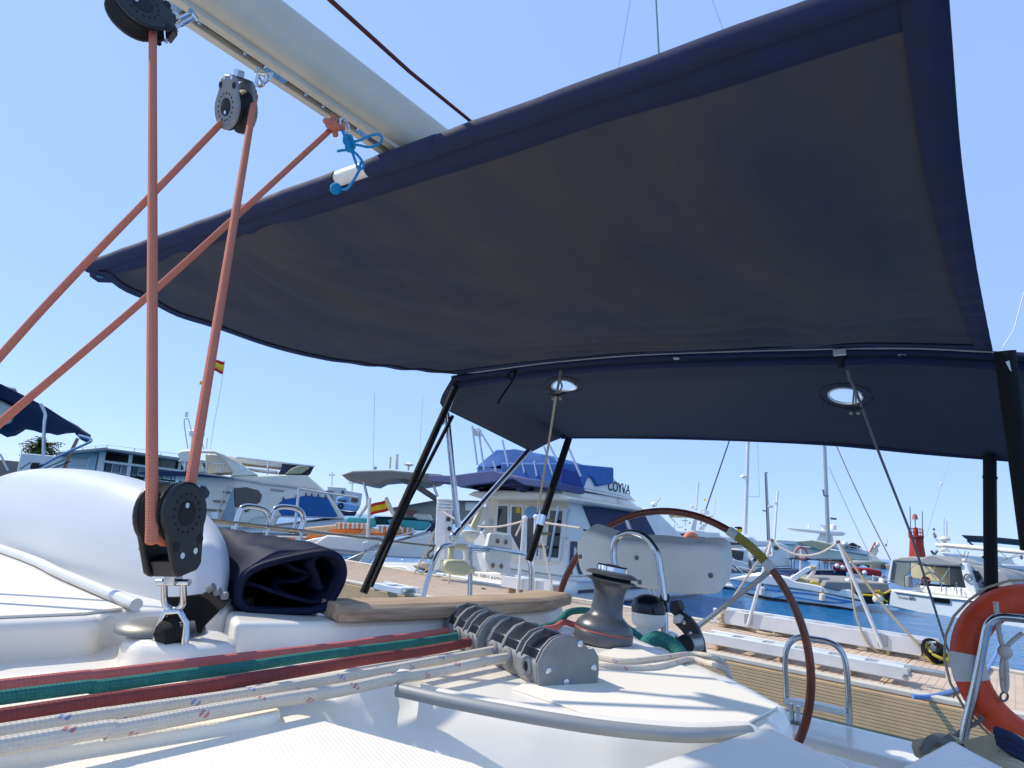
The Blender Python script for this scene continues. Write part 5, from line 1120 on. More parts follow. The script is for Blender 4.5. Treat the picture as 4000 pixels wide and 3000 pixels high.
ext(ay, 'flybridge_arch', 'gel_cream', B_.k(-.05, 'd3', (255,610), (300,580), (420,572), (650,580), (760,620), (900,690), (1000,760), (1130,845), (830,862), (855,820), (780,690), (660,610), (480,600), (500,700), (560,790), (550,825), (330,800), (290,700)), FH*.5, .06)
ext(ay, 'arch_far', 'gel_cream', B_.k(3.2, 'd3', (255,610), (300,580), (650,580), (760,620), (1000,760), (1130,845), (900,862), (780,690), (660,610), (480,600)), FH*.4, .06)
ext(ay, 'flybridge_coaming', 'gel_cream', B_.k(.5, 'd3', (555,620), (620,615), (830,640), (1390,700), (1400,770), (960,720), (850,820), (600,830), (560,780)), FH*2.6, .06)
ext(ay, 'flybridge_seat', 'gel_far', B_.k(.6, 'd3', (1000,765), (1340,800), (1350,825), (1100,800)), FH*1.5, .05)
ext(ay, 'flybridge_screen', 'navy_paint', B_.k(.2, 'd3', (1390,705), (1735,755), (1690,840), (1380,840), (1350,820), (1380,780)), FH*2.4, .03)
ext(ay, 'helm_pod', mat('olive_pale', (176,170,128), .6), B_.k(.0, 'd3', (1420,835), (1480,780), (1560,745), (1650,745), (1690,770), (1600,830)), FH*.3, .04)
line(ay, 'flybridge_rail', 'steel_far', B_.k(-.1, 'd3', (900,655), (1200,690), (1740,752)), .04); line(ay, 'flybridge_rail', 'steel_far', B_.k(-.1, 'd3', (270,695), (580,710), (760,720)), .035)
for x, y0, y1 in ((345, 700, 800), (760, 715, 820), (1240, 700, 840), (580, 700, 830)): line(ay, 'rail_post', 'steel_far', B_.k(-.1, 'd3', (x, y0), (x-12, y1)), .04)
line(ay, 'gutter', 'alu', B_.k(-.08, 'd3', (440,820), (800,872), (1150,930), (1750,1005)), .05)
ext(ay, 'boarding_canopy', 'navy', B_.k(-.6, 'd3', (-200,820), (0,805), (350,805), (440,825), (860,880), (300,850), (100,850)), FH*1.2)
wsc = ext(ay, 'window_cover', 'blue_screen', B_.k(-.06, 'd3', (1320,1180), (1400,1110), (1540,1085), (1640,1065), (1880,1090), (1990,1290), (1920,1305), (1500,1300), (1380,1280)), FH*.08, .03)
for x, y in ((1400,1100), (1540,1075), (1645,1055), (1708,1060), (1778,1065), (1858,1075)): ext(wsc, 'clip', 'blue_deep', B_.k(-.09, 'd3', (x-8, y-16), (x+8, y-16), (x+8, y+16), (x-8, y+16)), FH*.05)
ext(ay, 'lamp_box', 'white_plastic', B_.k(-.1, 'd3', (925,755), (965,745), (965,790), (930,795)), FH*.08)
text('yacht_name', 'Astinor', B_.k(-.02, 'd3', (1260,1018))[0], RH, UP, .17, 'letters_grey', ay)
line(ay, 'deck_rail', 'steel_far', B_.k(-.2, 'd3', (960,1420), (1040,1340), (1120,1300), (1400,1290), (2050,1310)), .035, k=4)
line(ay, 'fore_pole', 'gel_grey', B_.k(-.8, 'd3', (1570,985), (1550,1200), (1510,1500)), .07); rope('rail_line', B_.k(-.8, 'd3', (1575,990), (1850,1040), (2212,1090)), .05, 'rope_white_red', parent=ay)
# radar mast
MB().cyl(B_.k(1.5, 'd3', (420,570))[0], B_.k(1.5, 'd3', (440,360))[0], .13, 12, .09).build('radar_mast', 'gel_cream', ay)
ext(ay, 'radar_scanner', 'gel_far', B_.k(1.3, 'd3', (375,355), (540,360), (552,420), (380,425)), FH*.5, .08)
line(ay, 'mast_hoop', 'steel_far', B_.k(1.0, 'd3', (370,560), (345,400), (330,260), (355,235), (380,260), (420,420)), .03, k=4); line(ay, 'mast_hoop', 'steel_far', B_.k(1.0, 'd3', (515,470), (545,570)), .03)
MB().cyl(B_.k(1.0, 'd3', (355,215))[0], B_.k(1.0, 'd3', (360,165))[0], .09, 10).build('lamp', 'white_plastic', ay)
line(ay, 'aerial', 'gel_grey', B_.k(1.0, 'd3', (570,560), (583,445)), .03); line(ay, 'aerial', 'gel_grey', B_.k(1.0, 'd3', (612,570), (650,300), (710,0), (772,-400)), .016)
fa = [(872,1444), (866,1500)]
flag('small Spanish flag on the yacht aerial beside the salmon rope', B_(1, (877,1412), (868,1462)), B_(1, (830,1402), (838,1448)))
flag('tiny yellow flag half hidden behind the salmon rope', B_(1, (802,1484), (800,1500)), B_(1, (780,1490), (779,1503)), 'flag_yellow', 'flag_yellow')
# ---------------------------------------------------------------- left neighbour with navy bimini
D_ = Pl(200, 1700, 11)
nb = thing('neighbour_bimini', 'ragged navy bimini on stainless poles of the boat at the left edge', 'bimini', D_(0, (150,1850))[0])
rows = []
top = [(-400,1490), (0,1500), (100,1550), (185,1595), (300,1670), (352,1712)]; bot = [(-400,1740), (0,1703), (110,1690), (175,1690), (260,1700), (348,1722)]
T_ = resamp(D_(-.4, *top), 24); Bt = resamp(D_(2.0, *bot), 24)
for i in range(9):
    v = i/8; rows.append([T_[j].lerp(Bt[j], v)+V((0, 0, .05*math.sin(j*1.3)*v+.1*math.sin(v*3.1)+(.05*(j % 3 == 0) if i == 8 else 0))) for j in range(24)])
MB().grid(rows).build('canopy', mat('navy_old', (36,42,72), .85, var=.25, vs=3, bump=.3, bs=20), nb, solid=.02, smooth=60)
line(nb, 'bow_tube', 'steel_far', D_.k(-.5, 'd1', (470,590), (470,400), (480,150), (490,60), (470,0), (440,-60)), .026, 8, 4)
line(nb, 'bow_tube', 'steel_far', D_.k(-.5, 'd1', (390,640), (640,500), (930,370), (985,335), (960,310), (850,280)), .024, 8, 4)
line(nb, 'brace', 'teak', D_.k(-.3, 'd1', (690,650), (770,450), (840,310)), .028); line(nb, 'brace', 'steel_far', D_.k(-.5, 'd1', (0,480), (90,660)), .018)
for a, b in (((220,640), (330,570)), ((470,640), (700,540)), ((560,640), (760,560))): line(nb, 'control_cord', 'rope_dark', D_.k(-.4, 'd1', a, b), .009)
ext(nb, 'engine_clamp', 'rubber', D_.k(-.6, 'd1', (320,640), (340,570), (440,575), (400,640)), FH*.2, .02)
MB().loft([[p+V((0,0,z)) for p in D_(.5+o, (-500,1480+s), (-100,1490+s), (60,1520+s), (80,1560+s), (60,1590+s), (-500,1640+s))] for o, s, z in ((0,0,0), (1.5,-5,0))]).build('radar_dome', mat('slate_cover', (106,124,146), .5), nb, smooth=50)
ext(nb, 'arch', 'gel_cream', D_(.3, (-300,1600), (0,1560), (60,1590), (40,1640), (0,1650), (-300,1720)), FH*.8, .05)
# ---------------------------------------------------------------- clubhouse building, low white building, palm
E_ = Pl(500, 1800, 70)
cb_ = thing('clubhouse', 'two-storey white waterfront building with a flat grey roof', 'building', E_(3, (500,1950))[0])
e1k = lambda off, *q: E_.k(off, 'd1', *q)
ext(cb_, 'roof', mat('roof_grey', (150,146,140), .8, var=.1, vs=.3), e1k(-2.5, (600,460), (1150,405), (1160,415), (1960,520), (2300,560), (2300,580), (1940,550), (1150,437), (610,487)), FH*14, .05)
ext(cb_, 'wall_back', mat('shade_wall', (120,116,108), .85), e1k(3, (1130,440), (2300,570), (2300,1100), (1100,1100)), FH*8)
ext(cb_, 'end_wall', 'plaster', e1k(0, (620,490), (1080,445), (1060,640), (1050,700), (600,700)), FH*8)
for x0, x1, y0 in ((1075, 1148, 437), (1395, 1438, 478), (1672, 1708, 515), (1935, 1965, 548), (2170, 2200, 575)): ext(cb_, 'pillar', 'plaster', e1k(-1, (x0, y0), (x1, y0+4), (x1-62, y0+430), (x0-62, y0+430)), FH*2.5, .03)
ext(cb_, 'balcony_slab', 'plaster', e1k(-1.2, (1110,545), (2300,690), (2300,712), (1105,568)), FH*4)
ext(cb_, 'parapet', 'plaster', e1k(-.2, (600,505), (950,540), (940,600), (600,600)), FH*3)
for i in range(9):
    x = 1120+i*95; y = 572+i*11
    w_ = ext(cb_, 'window', 'white_plastic', e1k(-.3, (x, y), (x+82, y+10), (x+62, y+110), (x-22, y+98)), FH*.3)
    for j in range(2): ext(w_, 'pane', mat('pane_teal', (86,110,118), .2, var=.1), e1k(-.4, (x+6+j*40, y+8+j*5), (x+38+j*40, y+12+j*5), (x+22+j*40, y+95+j*5), (x-10+j*40, y+92+j*5)), FH*.2)
for i in range(8):
    x = 1560+i*70; y = 740+i*9
    w_ = ext(cb_, 'window', 'white_plastic', e1k(-.3, (x, y), (x+58, y+7), (x+40, y+100), (x-18, y+92)), FH*.3)
    ext(w_, 'pane', 'pane_teal', e1k(-.4, (x+6, y+8), (x+50, y+13), (x+34, y+60), (x-4, y+56)), FH*.2)
for i, x in enumerate((960, 985, 1010, 1035)):
    ext(cb_, 'stair_pane', mat('pane_pale', (190,204,206), .2), e1k(-.5, (x, 495+i*-3), (x+20, 493-i*3), (x-18, 655), (x-38, 655)), FH*.2)
ext(cb_, 'shutter', mat('mesh_shutter', (140,136,124), .8, var=.2, vs=4), e1k(-.6, (1712,525), (1905,555), (1885,640), (1695,618)), FH*.2)
for x, y in ((640,450), (895,420), (1035,405), (1158,392), (1455,432), (1740,475)): line(cb_, 'roof_post', 'steel_far', e1k(-2, (x, y-12), (x-4, y+26)), .05)
line(cb_, 'roof_wire', 'steel_far', e1k(-2, (640,440), (1158,380), (1960,485)), .03)
wb2 = thing('low_building', 'plain low white building beside the palm trees at left', 'building', E_(8, (200,1900))[0])
ext(wb2, 'wall', 'plaster', E_.k(8, 'd1', (228,468), (520,492), (700,515), (700,800), (180,800), (185,640)), FH*8, .1)
ext(wb2, 'annex', mat('brown_wall', (140,120,104), .85), E_.k(10, 'd1', (-300,530), (40,545), (200,560), (180,800), (-300,800)), FH*6)
for i, (px, py, ph, lab) in enumerate((((395,480), 390, 90, 'left palm tree above the low white building'), ((470,460), 375, 80, 'right palm tree above the low white building'))) if 0 else enumerate(((395, 440, 60, 'left palm of two above the low white building'), (470, 405, 95, 'right and taller palm of two above the low white building'))):
    c = E_.k(14, 'd1', (px, py))[0]; pt = thing('palm_tree', lab, 'palm tree', V((c.x, c.y, .5)), 'palms behind the low building')
    MB().tube([V((c.x, c.y, .5)), c.lerp(V((c.x, c.y, .5)), .5), c], [.28, .22, .2], 8).build('trunk', 'trunk', pt)
    cr = MB()
    for q in range(46):
        az = random.uniform(0, 6.28); el = random.uniform(-.5, 1.3); L = random.uniform(1.8, 2.7); prev = c; seg = 7; ctr = [c]
        for s_ in range(1, seg+1):
            t = s_/seg; e_ = el-1.3*t*t; prev = prev+V((math.cos(az)*math.cos(e_), math.sin(az)*math.cos(e_), math.sin(e_)))*(L/seg); ctr.append(prev)
        sd = V((-math.sin(az), math.cos(az), 0))
        for s_ in range(seg):
            for sg in (-1, 1):
                a, b = ctr[s_], ctr[s_+1]; o_ = sd*sg*.62*math.sin((s_+1)/seg*2.6)+V((0, 0, -.16)); cr.add([a, b, a.lerp(b, .8)+o_], [(0,1,2)])
    cr.build('crown', 'leaf', pt, smooth=0)
# ---------------------------------------------------------------- far building, fishing boat and lamp masts behind
H_ = Pl(1350, 1930, 85)
fb2 = thing('port_building', 'small flat-roofed port building beyond the yacht', 'building', H_(2, (1350,1990))[0])
ext(fb2, 'wall', 'plaster', H_.k(0, 'd4', (-60,690), (140,705), (150,735), (320,765), (300,900), (-60,900)), FH*8, .1)
ext(fb2, 'wall', 'concrete', H_.k(-.5, 'd4', (-300,740), (0,735), (0,900), (-300,900)), FH*6)
ext(fb2, 'window', mat('brown_goods', (110,84,68), .8), H_.k(-.2, 'd4', (205,815), (275,825), (265,865), (195,855)), FH*.3)
ext(fb2, 'window', 'glass_dark', H_.k(-.2, 'd4', (95,735), (120,738), (118,772), (95,770)), FH*.3)
G_ = Pl(1340, 1970, 48)
fv = thing('fishing_boat', 'small pale blue fishing boat with a dark hull behind the sport boat', 'fishing boat', G_(1, (1340,2010))[0])
ext(fv, 'hull', 'navy_paint', G_.k(0, 'd4', (60,945), (180,965), (265,960), (240,1010), (40,1010)), FH*2, .1); ext(fv, 'bulwark', 'pale_blue', G_.k(-.1, 'd4', (30,850), (190,875), (300,905), (265,962), (60,945)), FH*2.2, .08)
ext(fv, 'wheelhouse', 'pale_blue', G_.k(.2, 'd4', (40,830), (60,800), (170,795), (185,830), (170,890), (30,880)), FH*1.6, .1); ext(fv, 'wheelhouse_window', 'glass_dark', G_.k(.1, 'd4', (55,838), (145,836), (135,872), (45,872)), FH*.2)
MB().torus(G_.k(-.2, 'd4', (85,900))[0], .17, .07, -FH, 16, 8).build('tyre_fender', 'rubber', fv)
for i, (x, y0, y1) in enumerate(((1855, 190, 0), )): pass
for i, (c, x, y0, y1, cr_) in enumerate((('d3', 1925, 815, 1050, 850), ('d3', 2145, 900, 1040, 930), ('d4', 205, 640, 780, 660))):
    t = thing('light_mast', ('tall port light mast with crossbar left of the sport boat hardtop', 'thin aerial mast above the small port building', 'slim lamp mast between the hardtop and the flag')[i], 'mast', H_.k(4, c, (x, y1))[0])
    line(t, 'pole', 'gel_grey', H_.k(4, c, (x, y1), (x+4, y0)), .08); line(t, 'crossbar', 'gel_grey', H_.k(4, c, (x-28, cr_), (x+30, cr_-6)), .06)
    for s_ in (-26, 26): MB().ball(H_.k(4, c, (x+s_, cr_-6))[0], .15, 8).build('lamp', 'gel_grey', t)
J_ = Pl(1750, 1950, 40)
lg = thing('quay_warehouse', 'long low warehouse with grey roof behind the pedestal', 'building', J_(3, (1800,2000))[0])
ext(lg, 'roof', mat('slate_roof', (104,96,92), .8), J_.k(-.4, 'd4', (640,920), (1110,838), (1600,845), (1600,860), (1110,852), (650,930)), FH*12)
ext(lg, 'wall', mat('taupe_wall', (150,142,124), .85, var=.1, vs=.4), J_.k(0, 'd4', (640,925), (1110,850), (1600,858), (1600,1100), (640,1100)), FH*10)
ext(lg, 'door', 'mahogany', J_.k(-.1, 'd4', (800,945), (905,950), (905,1010), (800,1010)), FH*.3)
for x in (1330, 1520): ext(lg, 'panel', 'gel_cream', J_.k(-.1, 'd4', (x-90, 862), (x+40, 864), (x+40, 960), (x-90, 950)), FH*.2)
# ================================================================== boats and harbour, right half
class Pq(Pl):
    def __init__(s, a, b):
        s.p = a; d = (b-a); d.z = 0; s.n = V((-d.y, d.x, 0)).normalized()
        if s.n.dot(FH) < 0: s.n = -s.n
# ---------------------------------------------------------------- small motorboat with blue stripes
M = Pq(PZ(2900, 2333, 0), PZ(3300, 2382, 0)); mk = lambda off, *q: M.k(off, 'd6', *q)
sm = thing('striped_motorboat', 'small white motorboat with blue hull stripes moored across the water', 'motorboat', M(1, (3100,2358))[0])
ext(sm, 'hull', mat('stripe_hull', (226,232,234), .3, var=.05, vs=1), mk(0, (452,680), (640,700), (900,740), (1190,785), (1500,825), (1700,858), (2105,950), (2120,985), (2000,1050), (1760,1010), (1300,950), (900,893), (620,838), (530,770)), M.n*2.3, .05)
ext(sm, 'waterline', 'rubber', mk(-.03, (620,832), (900,888), (1300,945), (1760,1000), (2000,1040), (1990,1062), (1300,965), (880,910), (640,850)), M.n*.05)
ext(sm, 'deck', 'gel_far', mk(-.08, (440,672), (560,645), (760,622), (950,618), (1210,655), (1290,700), (1500,735), (1720,785), (1960,800), (2030,860), (2110,935), (1700,852), (1190,775), (640,702)), M.n*2.4, .04)
ext(sm, 'cabin', 'gel_far', mk(.3, (560,650), (760,600), (950,585), (1200,640), (1290,700), (900,690)), M.n*1.7, .08)
ext(sm, 'windshield', 'glass_screen', mk(.4, (945,612), (1030,572), (1210,640), (1200,655)), M.n*1.4, .02)
ext(sm, 'arch_leg', 'gel_far', mk(.0, (1215,655), (1420,520), (1480,520), (1490,550), (1290,690)), M.n*.3, .03); ext(sm, 'arch_leg', 'gel_far', mk(1.6, (1350,735), (1500,560), (1480,520), (1550,515), (1530,600), (1400,735)), M.n*.3, .03)
ext(sm, 'arch_top', 'sand_canvas', mk(.2, (1420,522), (1480,505), (1552,515), (1530,560), (1450,545)), M.n*1.6, .03)
ext(sm, 'seat', 'sand_canvas', mk(.2, (1270,665), (1360,660), (1440,690), (1400,720), (1290,700)), M.n*1.2, .05); ext(sm, 'cover', 'yellow', mk(.1, (1440,715), (1520,705), (1700,750), (1830,785), (1780,800), (1500,755)), M.n*1.5, .05)
ext(sm, 'stern_box', 'gel_far', mk(.2, (1810,815), (1960,830), (2060,880), (2100,930), (1900,880)), M.n*1.5, .05)
for q in (((560,770), (700,790), (900,800), (1200,830), (1500,860), (1800,920), (1990,950)), ((1000,905), (1120,885), (1250,890), (1450,920), (1650,950), (1850,960), (1980,950))): MB().tube(spl(mk(-.02, *q), 4), .03, 6).build('stripe', mat('stripe_blue', (70,140,200), .4), sm)
ext(sm, 'stripe', mat('stripe_pale', (150,196,226), .4), mk(-.02, (480,700), (900,745), (1160,790), (1200,830), (900,790), (560,740)), M.n*.03)
ext(sm, 'name_stripe', 'navy_paint', mk(-.05, (1090,785), (1160,795), (1160,808), (1090,798)), M.n*.04)
for i, (x, y0, y1) in enumerate(((873, 765, 880), (1615, 845, 945))):
    f = thing('fender', ('left fender hanging on the striped motorboat', 'right fender hanging on the striped motorboat')[i], 'fender', mk(-.15, (x, y1))[0], 'fenders on the striped motorboat')
    a, b = mk(-.14, (x, y1), (x+8, y0)); MB().tube([a, a.lerp(b, .12), a.lerp(b, .88), b], [.03, .11, .11, .03], 10).build('body', 'gel_cream' if i else 'gel_grey', f); MB().tube([b, mk(-.1, (x+10, y0-40))[0]], .015, 5).build('line', 'rope_dark', f)
# ---------------------------------------------------------------- sailing yacht at right with grey awning
O = Pq(PZ(3500, 2376, 0), PZ(3950, 2444, 0)); ok = lambda off, *q: O.k(off, 'd5', *q)
oc = thing('moored_sailboat', 'pale blue-grey sailing yacht with a grey cockpit awning at right', 'sailboat', O(2, (3700,2405))[0])
ext(oc, 'hull', 'ice_hull', ok(0, (545,1112), (620,1112), (1000,1165), (1600,1235), (2400,1330), (2700,1370), (2700,1800), (2200,1640), (1440,1532), (900,1405), (560,1325), (512,1290), (510,1255)), O.n*4.0, .06)
ext(oc, 'boot_stripe', 'navy_paint', ok(-.02, (518,1325), (900,1415), (1440,1525), (2400,1690), (2400,1740), (1440,1558), (900,1450), (560,1360)), O.n*.04); ext(oc, 'boot_stripe', 'gel_far', ok(-.035, (700,1383), (1440,1525), (2400,1690), (2400,1700), (1440,1535), (700,1392)), O.n*.03)
MB().tube(ok(-.03, (620,1150), (1100,1215), (1750,1275), (2400,1345)), .022, 5).build('cove_line', 'letters_grey', oc)
hw_ = ext(oc, 'hull_window', 'gel_far', ok(-.03, (1065,1200), (1303,1228), (1305,1303), (1068,1275)), O.n*.05); ext(hw_, 'pane', 'glass_dark', ok(-.05, (1072,1206), (1295,1232), (1297,1294), (1075,1268)), O.n*.05)
text('model_letters', 'Oceanis', ok(-.02, (655,1218))[0], O.n.cross(V((0,0,1))), UP, .115, 'letters_grey', oc); text('model_number', '48', ok(-.02, (795,1238))[0], O.n.cross(V((0,0,1))), UP, .16, 'navy_paint', oc)
ext(oc, 'coaming', 'gel_far', ok(.4, (780,1100), (870,1065), (1010,1068), (1320,1085), (1480,1095), (1640,1190), (2400,1290), (2400,1340), (1600,1230), (1000,1160)), O.n*3.0, .06)
ext(oc, 'transom_edge', 'gel_far', ok(-.02, (545,1110), (565,1112), (530,1310), (510,1290)), O.n*.1)
ext(oc, 'arch', 'gel_far', ok(.3, (1418,805), (1440,785), (1485,783), (1510,810), (1560,940), (1615,1105), (1645,1195), (1560,1180), (1490,1100)), O.n*.35, .06)
MB().torus(ok(.24, (1520,970))[0], .13, .03, O.n, 16, 6).build('arch_emblem', 'letters_grey', oc)
sp = ext(oc, 'sprayhood', 'awning_grey', ok(.6, (1490,800), (1600,815), (1760,845), (1900,890), (2000,960), (2100,1080), (2100,1100), (1700,1060), (1620,1100)), O.n*2.4, .08)
ext(sp, 'window', 'glass_dark', ok(.55, (1555,880), (1640,885), (1690,970), (1620,1035)), O.n*.1); ext(sp, 'window', 'glass_dark', ok(.55, (1700,1010), (1860,1030), (1820,1062), (1680,1050)), O.n*.1)
ext(oc, 'cabin_window', 'navy_paint', ok(.2, (1650,1125), (1900,1150), (2300,1185), (2300,1235), (1900,1215), (1660,1190)), O.n*.3)
ext(oc, 'awning_top', 'awning_grey', ok(.2, (585,745), (700,715), (840,705), (940,730), (1000,700), (1090,685), (1250,740), (1440,790), (1420,830), (1000,815), (900,770), (780,775), (620,765)), O.n*3, .05)
ext(oc, 'awning_curtain', mat('curtain_grey', (124,132,126), .85, var=.12, vs=1.5), ok(.25, (585,750), (810,780), (800,900), (730,960), (740,1090), (560,1020), (555,930)), O.n*.06)
ext(oc, 'awning_edge', 'ice_hull', ok(.15, (570,750), (590,755), (550,1020), (540,1040), (525,1000)), O.n*.08)
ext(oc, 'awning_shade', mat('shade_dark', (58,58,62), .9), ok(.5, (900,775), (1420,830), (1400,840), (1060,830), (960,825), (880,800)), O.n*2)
ext(oc, 'bulkhead', mat('cockpit_sand', (200,188,146), .8, var=.12, vs=1.2), ok(3.0, (810,790), (1290,835), (1290,1060), (820,960)), O.n*.2); ext(oc, 'bulkhead_light', 'awning_grey', ok(2.9, (1295,840), (1430,850), (1480,1100), (1290,1060)), O.n*.2)
for q in (((930,760), (700,960)), ((925,760), (1130,1000)), ((1000,830), (1150,980)), ((560,950), (800,790)), ((560,960), (830,980)), ((830,970), (1240,1030)), ((1290,850), (1180,1010)), ((1110,830), (1080,930)), ((940,985), (900,1070)), ((960,990), (1000,1080)), ((1290,840), (1290,1060)), ((1190,1010), (1195,1140)), ((1375,1030), (1385,1170)), ((2030,1140), (2030,1215)), ((2120,1030), (2110,1210)), ((1430,1100), (1440,1180))): line(oc, 'rail_tube', 'steel_far', ok(.3, *q), .018)
MB().torus(ok(1.2, (1070,1010))[0], .34, .035, O.n, 20, 6).build('wheel', 'white_plastic', oc); ext(oc, 'cushion', 'navy_paint', ok(1.0, (880,1035), (1300,1060), (1290,1085), (880,1062)), O.n*.6, .05); MB().ball(ok(1.0, (1000,1005))[0], .18, 8).build('red_cushion', 'flag_red', oc)
ext(oc, 'outboard', 'awning_grey', ok(.1, (735,950), (790,945), (800,1090), (750,1090)), O.n*.3, .05)
MB().tube(ok(1.6, (1130,565), (1500,590), (2400,672)), .095, 12).build('boom', 'gel_far', oc); MB().tube(ok(1.5, (1210,570), (1600,620), (2200,670)), .015, 5).build('boom_line', 'letters_grey', oc)
for q in (((1490,640), (1450,740)), ((1530,650), (1500,750)), ((1880,620), (2010,730)), ((2180,690), (2050,730)), ((1380,620), (1480,745)), ((2130,680), (1880,790))): line(oc, 'sheet_line', 'rope_grey', ok(1.5, *q), .014)
MB().ball(ok(1.4, (2178,715))[0], .06, 8, (1,1,1.6)).build('boom_block', 'letters_grey', oc); MB().ball(ok(1.0, (1475,755))[0], .09, 8).build('sheet_block', 'gel_grey', oc)
line(oc, 'boom_gallows', 'gel_far', ok(.8, (1880,880), (1960,960), (2110,1100)), .07)
# ---------------------------------------------------------------- large yacht and dark hardtop behind it
Q = Pl(3850, 2150, 46); qk = lambda off, *q: Q.k(off, 'd5', *q)
by = thing('large_motor_yacht', 'large white motor yacht with radar domes behind the grey awning', 'motor yacht', Q(3, (3850,2260))[0])
ext(by, 'superstructure', 'gel_far', qk(0, (1165,655), (1240,650), (1440,672), (1660,690), (1900,690), (2060,720), (2100,800), (2400,850), (2400,1150), (1900,1150), (1500,850)), FH*5, .15)
ext(by, 'side_deck', 'gel_grey', qk(-.3, (1930,800), (2400,830), (2400,1000), (2100,900), (1960,840)), FH*4, .1); ext(by, 'rub_strip', 'awning_grey', qk(-.35, (1930,840), (2400,890), (2400,900), (1950,860)), FH*.2)
MB().cyl(qk(1, (1235,655))[0], qk(1, (1237,520))[0], .25, 12, .12).build('radome_stem', 'gel_far', by); MB().lathe([(.2, 0), (.35, .06), (.37, .2), (.24, .32), (.04, .36)], qk(1, (1236,520))[0], (0, 0, 1), 18).build('radome', 'gel_cream', by, smooth=60)
ext(by, 'radome_base', 'gel_cream', qk(.8, (1190,605), (1280,610), (1300,660), (1170,650)), FH*1.5, .1)
for x, y0 in ((1222, 230), (1258, 270)): line(by, 'aerial', 'gel_grey', qk(1, (x, y0), (x, 470)), .04)
line(by, 'crane_arm', 'letters_grey', qk(0, (1065,635), (1100,680)), .10); line(by, 'crane_arm', 'letters_grey', qk(0, (1140,635), (1110,680)), .10)
flag('Spanish flag on a leaning staff left of the radar dome', qk(.5, (1105,400), (1140,460)), qk(.5, (1085,430), (1105,485))); line(by, 'flag_staff', 'gel_grey', qk(.5, (1100,370), (1100,470), (1170,540)), .035); MB().ball(qk(.5, (1100,370))[0], .10, 8).build('staff_lamp', 'letters_grey', by)
Q2 = Pl(3900, 2120, 36); hd_ = thing('dark_hardtop', 'black sloping hardtop roof behind the right awning pole', 'hardtop', Q2(0, (3900,2150))[0])
ext(hd_, 'panel', mat('hardtop_black', (34,36,48), .5), Q2.k(0, 'd5', (1430,440), (1740,455), (2400,520), (2400,580), (1900,530), (1530,510)), FH*3, .05); line(hd_, 'strut', 'letters_grey', Q2.k(.5, 'd5', (1510,510), (1590,575)), .06); line(hd_, 'strut', 'teak', Q2.k(.5, 'd5', (1900,500), (1830,575)), .05)
# ---------------------------------------------------------------- lighthouse
Lh = Pl(3582, 2100, 150); lk = lambda off, *q: Lh.k(off, 'd5', *q)
b0, t0 = lk(0, (895,705))[0], lk(0, (890,455))[0]; sc_ = (lk(0, (985,690))[0]-lk(0, (808,690))[0]).length/2; st_ = (lk(0, (960,470))[0]-lk(0, (822,470))[0]).length/2
base = V((b0.x, b0.y, 0)); H1 = b0.z; H2 = t0.z
lt = thing('lighthouse', 'red octagonal lighthouse tower on the harbour mole', 'lighthouse', base)
MB().lathe([(sc_*1.25, 0), (sc_*1.2, H1*.9)], base, (0, 0, 1), 8).build('plinth', 'concrete', lt, smooth=0)
MB().lathe([(sc_, H1*.9), (sc_*.99, H1), (st_*.98, H2-.6)], base, (0, 0, 1), 8).build('tower', 'red_paint', lt, smooth=0)
MB().lathe([(st_*1.02, H2-.6), (st_*1.18, H2-.35), (st_*1.18, H2+.15), (st_*.5, H2+.2)], base, (0, 0, 1), 16).build('gallery', 'red_paint', lt)
zr = lk(0, (890,365))[0].z; ztop = lk(0, (888,250))[0].z; zl0 = lk(0, (888,195))[0].z
for k in range(14): a = 2*math.pi*k/14; p = base+V((math.cos(a)*st_*1.1, math.sin(a)*st_*1.1, H2+.1)); MB().cyl(p, V((p.x, p.y, zr)), .07, 5).build('rail_post', 'red_paint', lt)
for zz in (zr, (zr+H2)/2): MB().torus(V((base.x, base.y, zz)), st_*1.1, .07, (0, 0, 1), 20, 5).build('rail', 'red_paint', lt)
MB().lathe([(st_*.33, H2+.1), (st_*.33, zr-.2), (st_*.25, zr+.3), (.05, zr+.35)], base, (0, 0, 1), 12).build('lantern_house', 'red_paint', lt)
MB().cyl(V((base.x, base.y, zr)), V((base.x, base.y, ztop)), .12, 6).build('lamp_pole', 'letters_grey', lt)
rl_ = (lk(0, (918,250))[0]-lk(0, (852,250))[0]).length/2
MB().lathe([(rl_, ztop), (rl_*.75, zl0), (.1, zl0+.3)], base, (0, 0, 1), 12).build('top_mark', mat('red_faded', (190,110,96), .7), lt)
for x, y0, y1 in ((805, 90, 370), (955, 150, 440)): line(lt, 'aerial', 'letters_grey', lk(-1, (x, y0), (x+6, y1)), .10)
line(lt, 'ladder', 'red_paint', lk(-sc_, (965,450), (972,600)), .10)
# mole with rocks
rk = MB()
for i in range(260):
    x = -150+i*1.9; p = V((x+random.uniform(-1, 1), 150+random.uniform(-4, 4)-x*.12, random.uniform(-.2, 1.3))); rk.ball(p, random.uniform(1.0, 2.2), 6, (1, 1, .7))
rk.build('mole', mat('rock', (128,118,104), .9, var=.25, vs=.3), None, kind='structure', smooth=20)
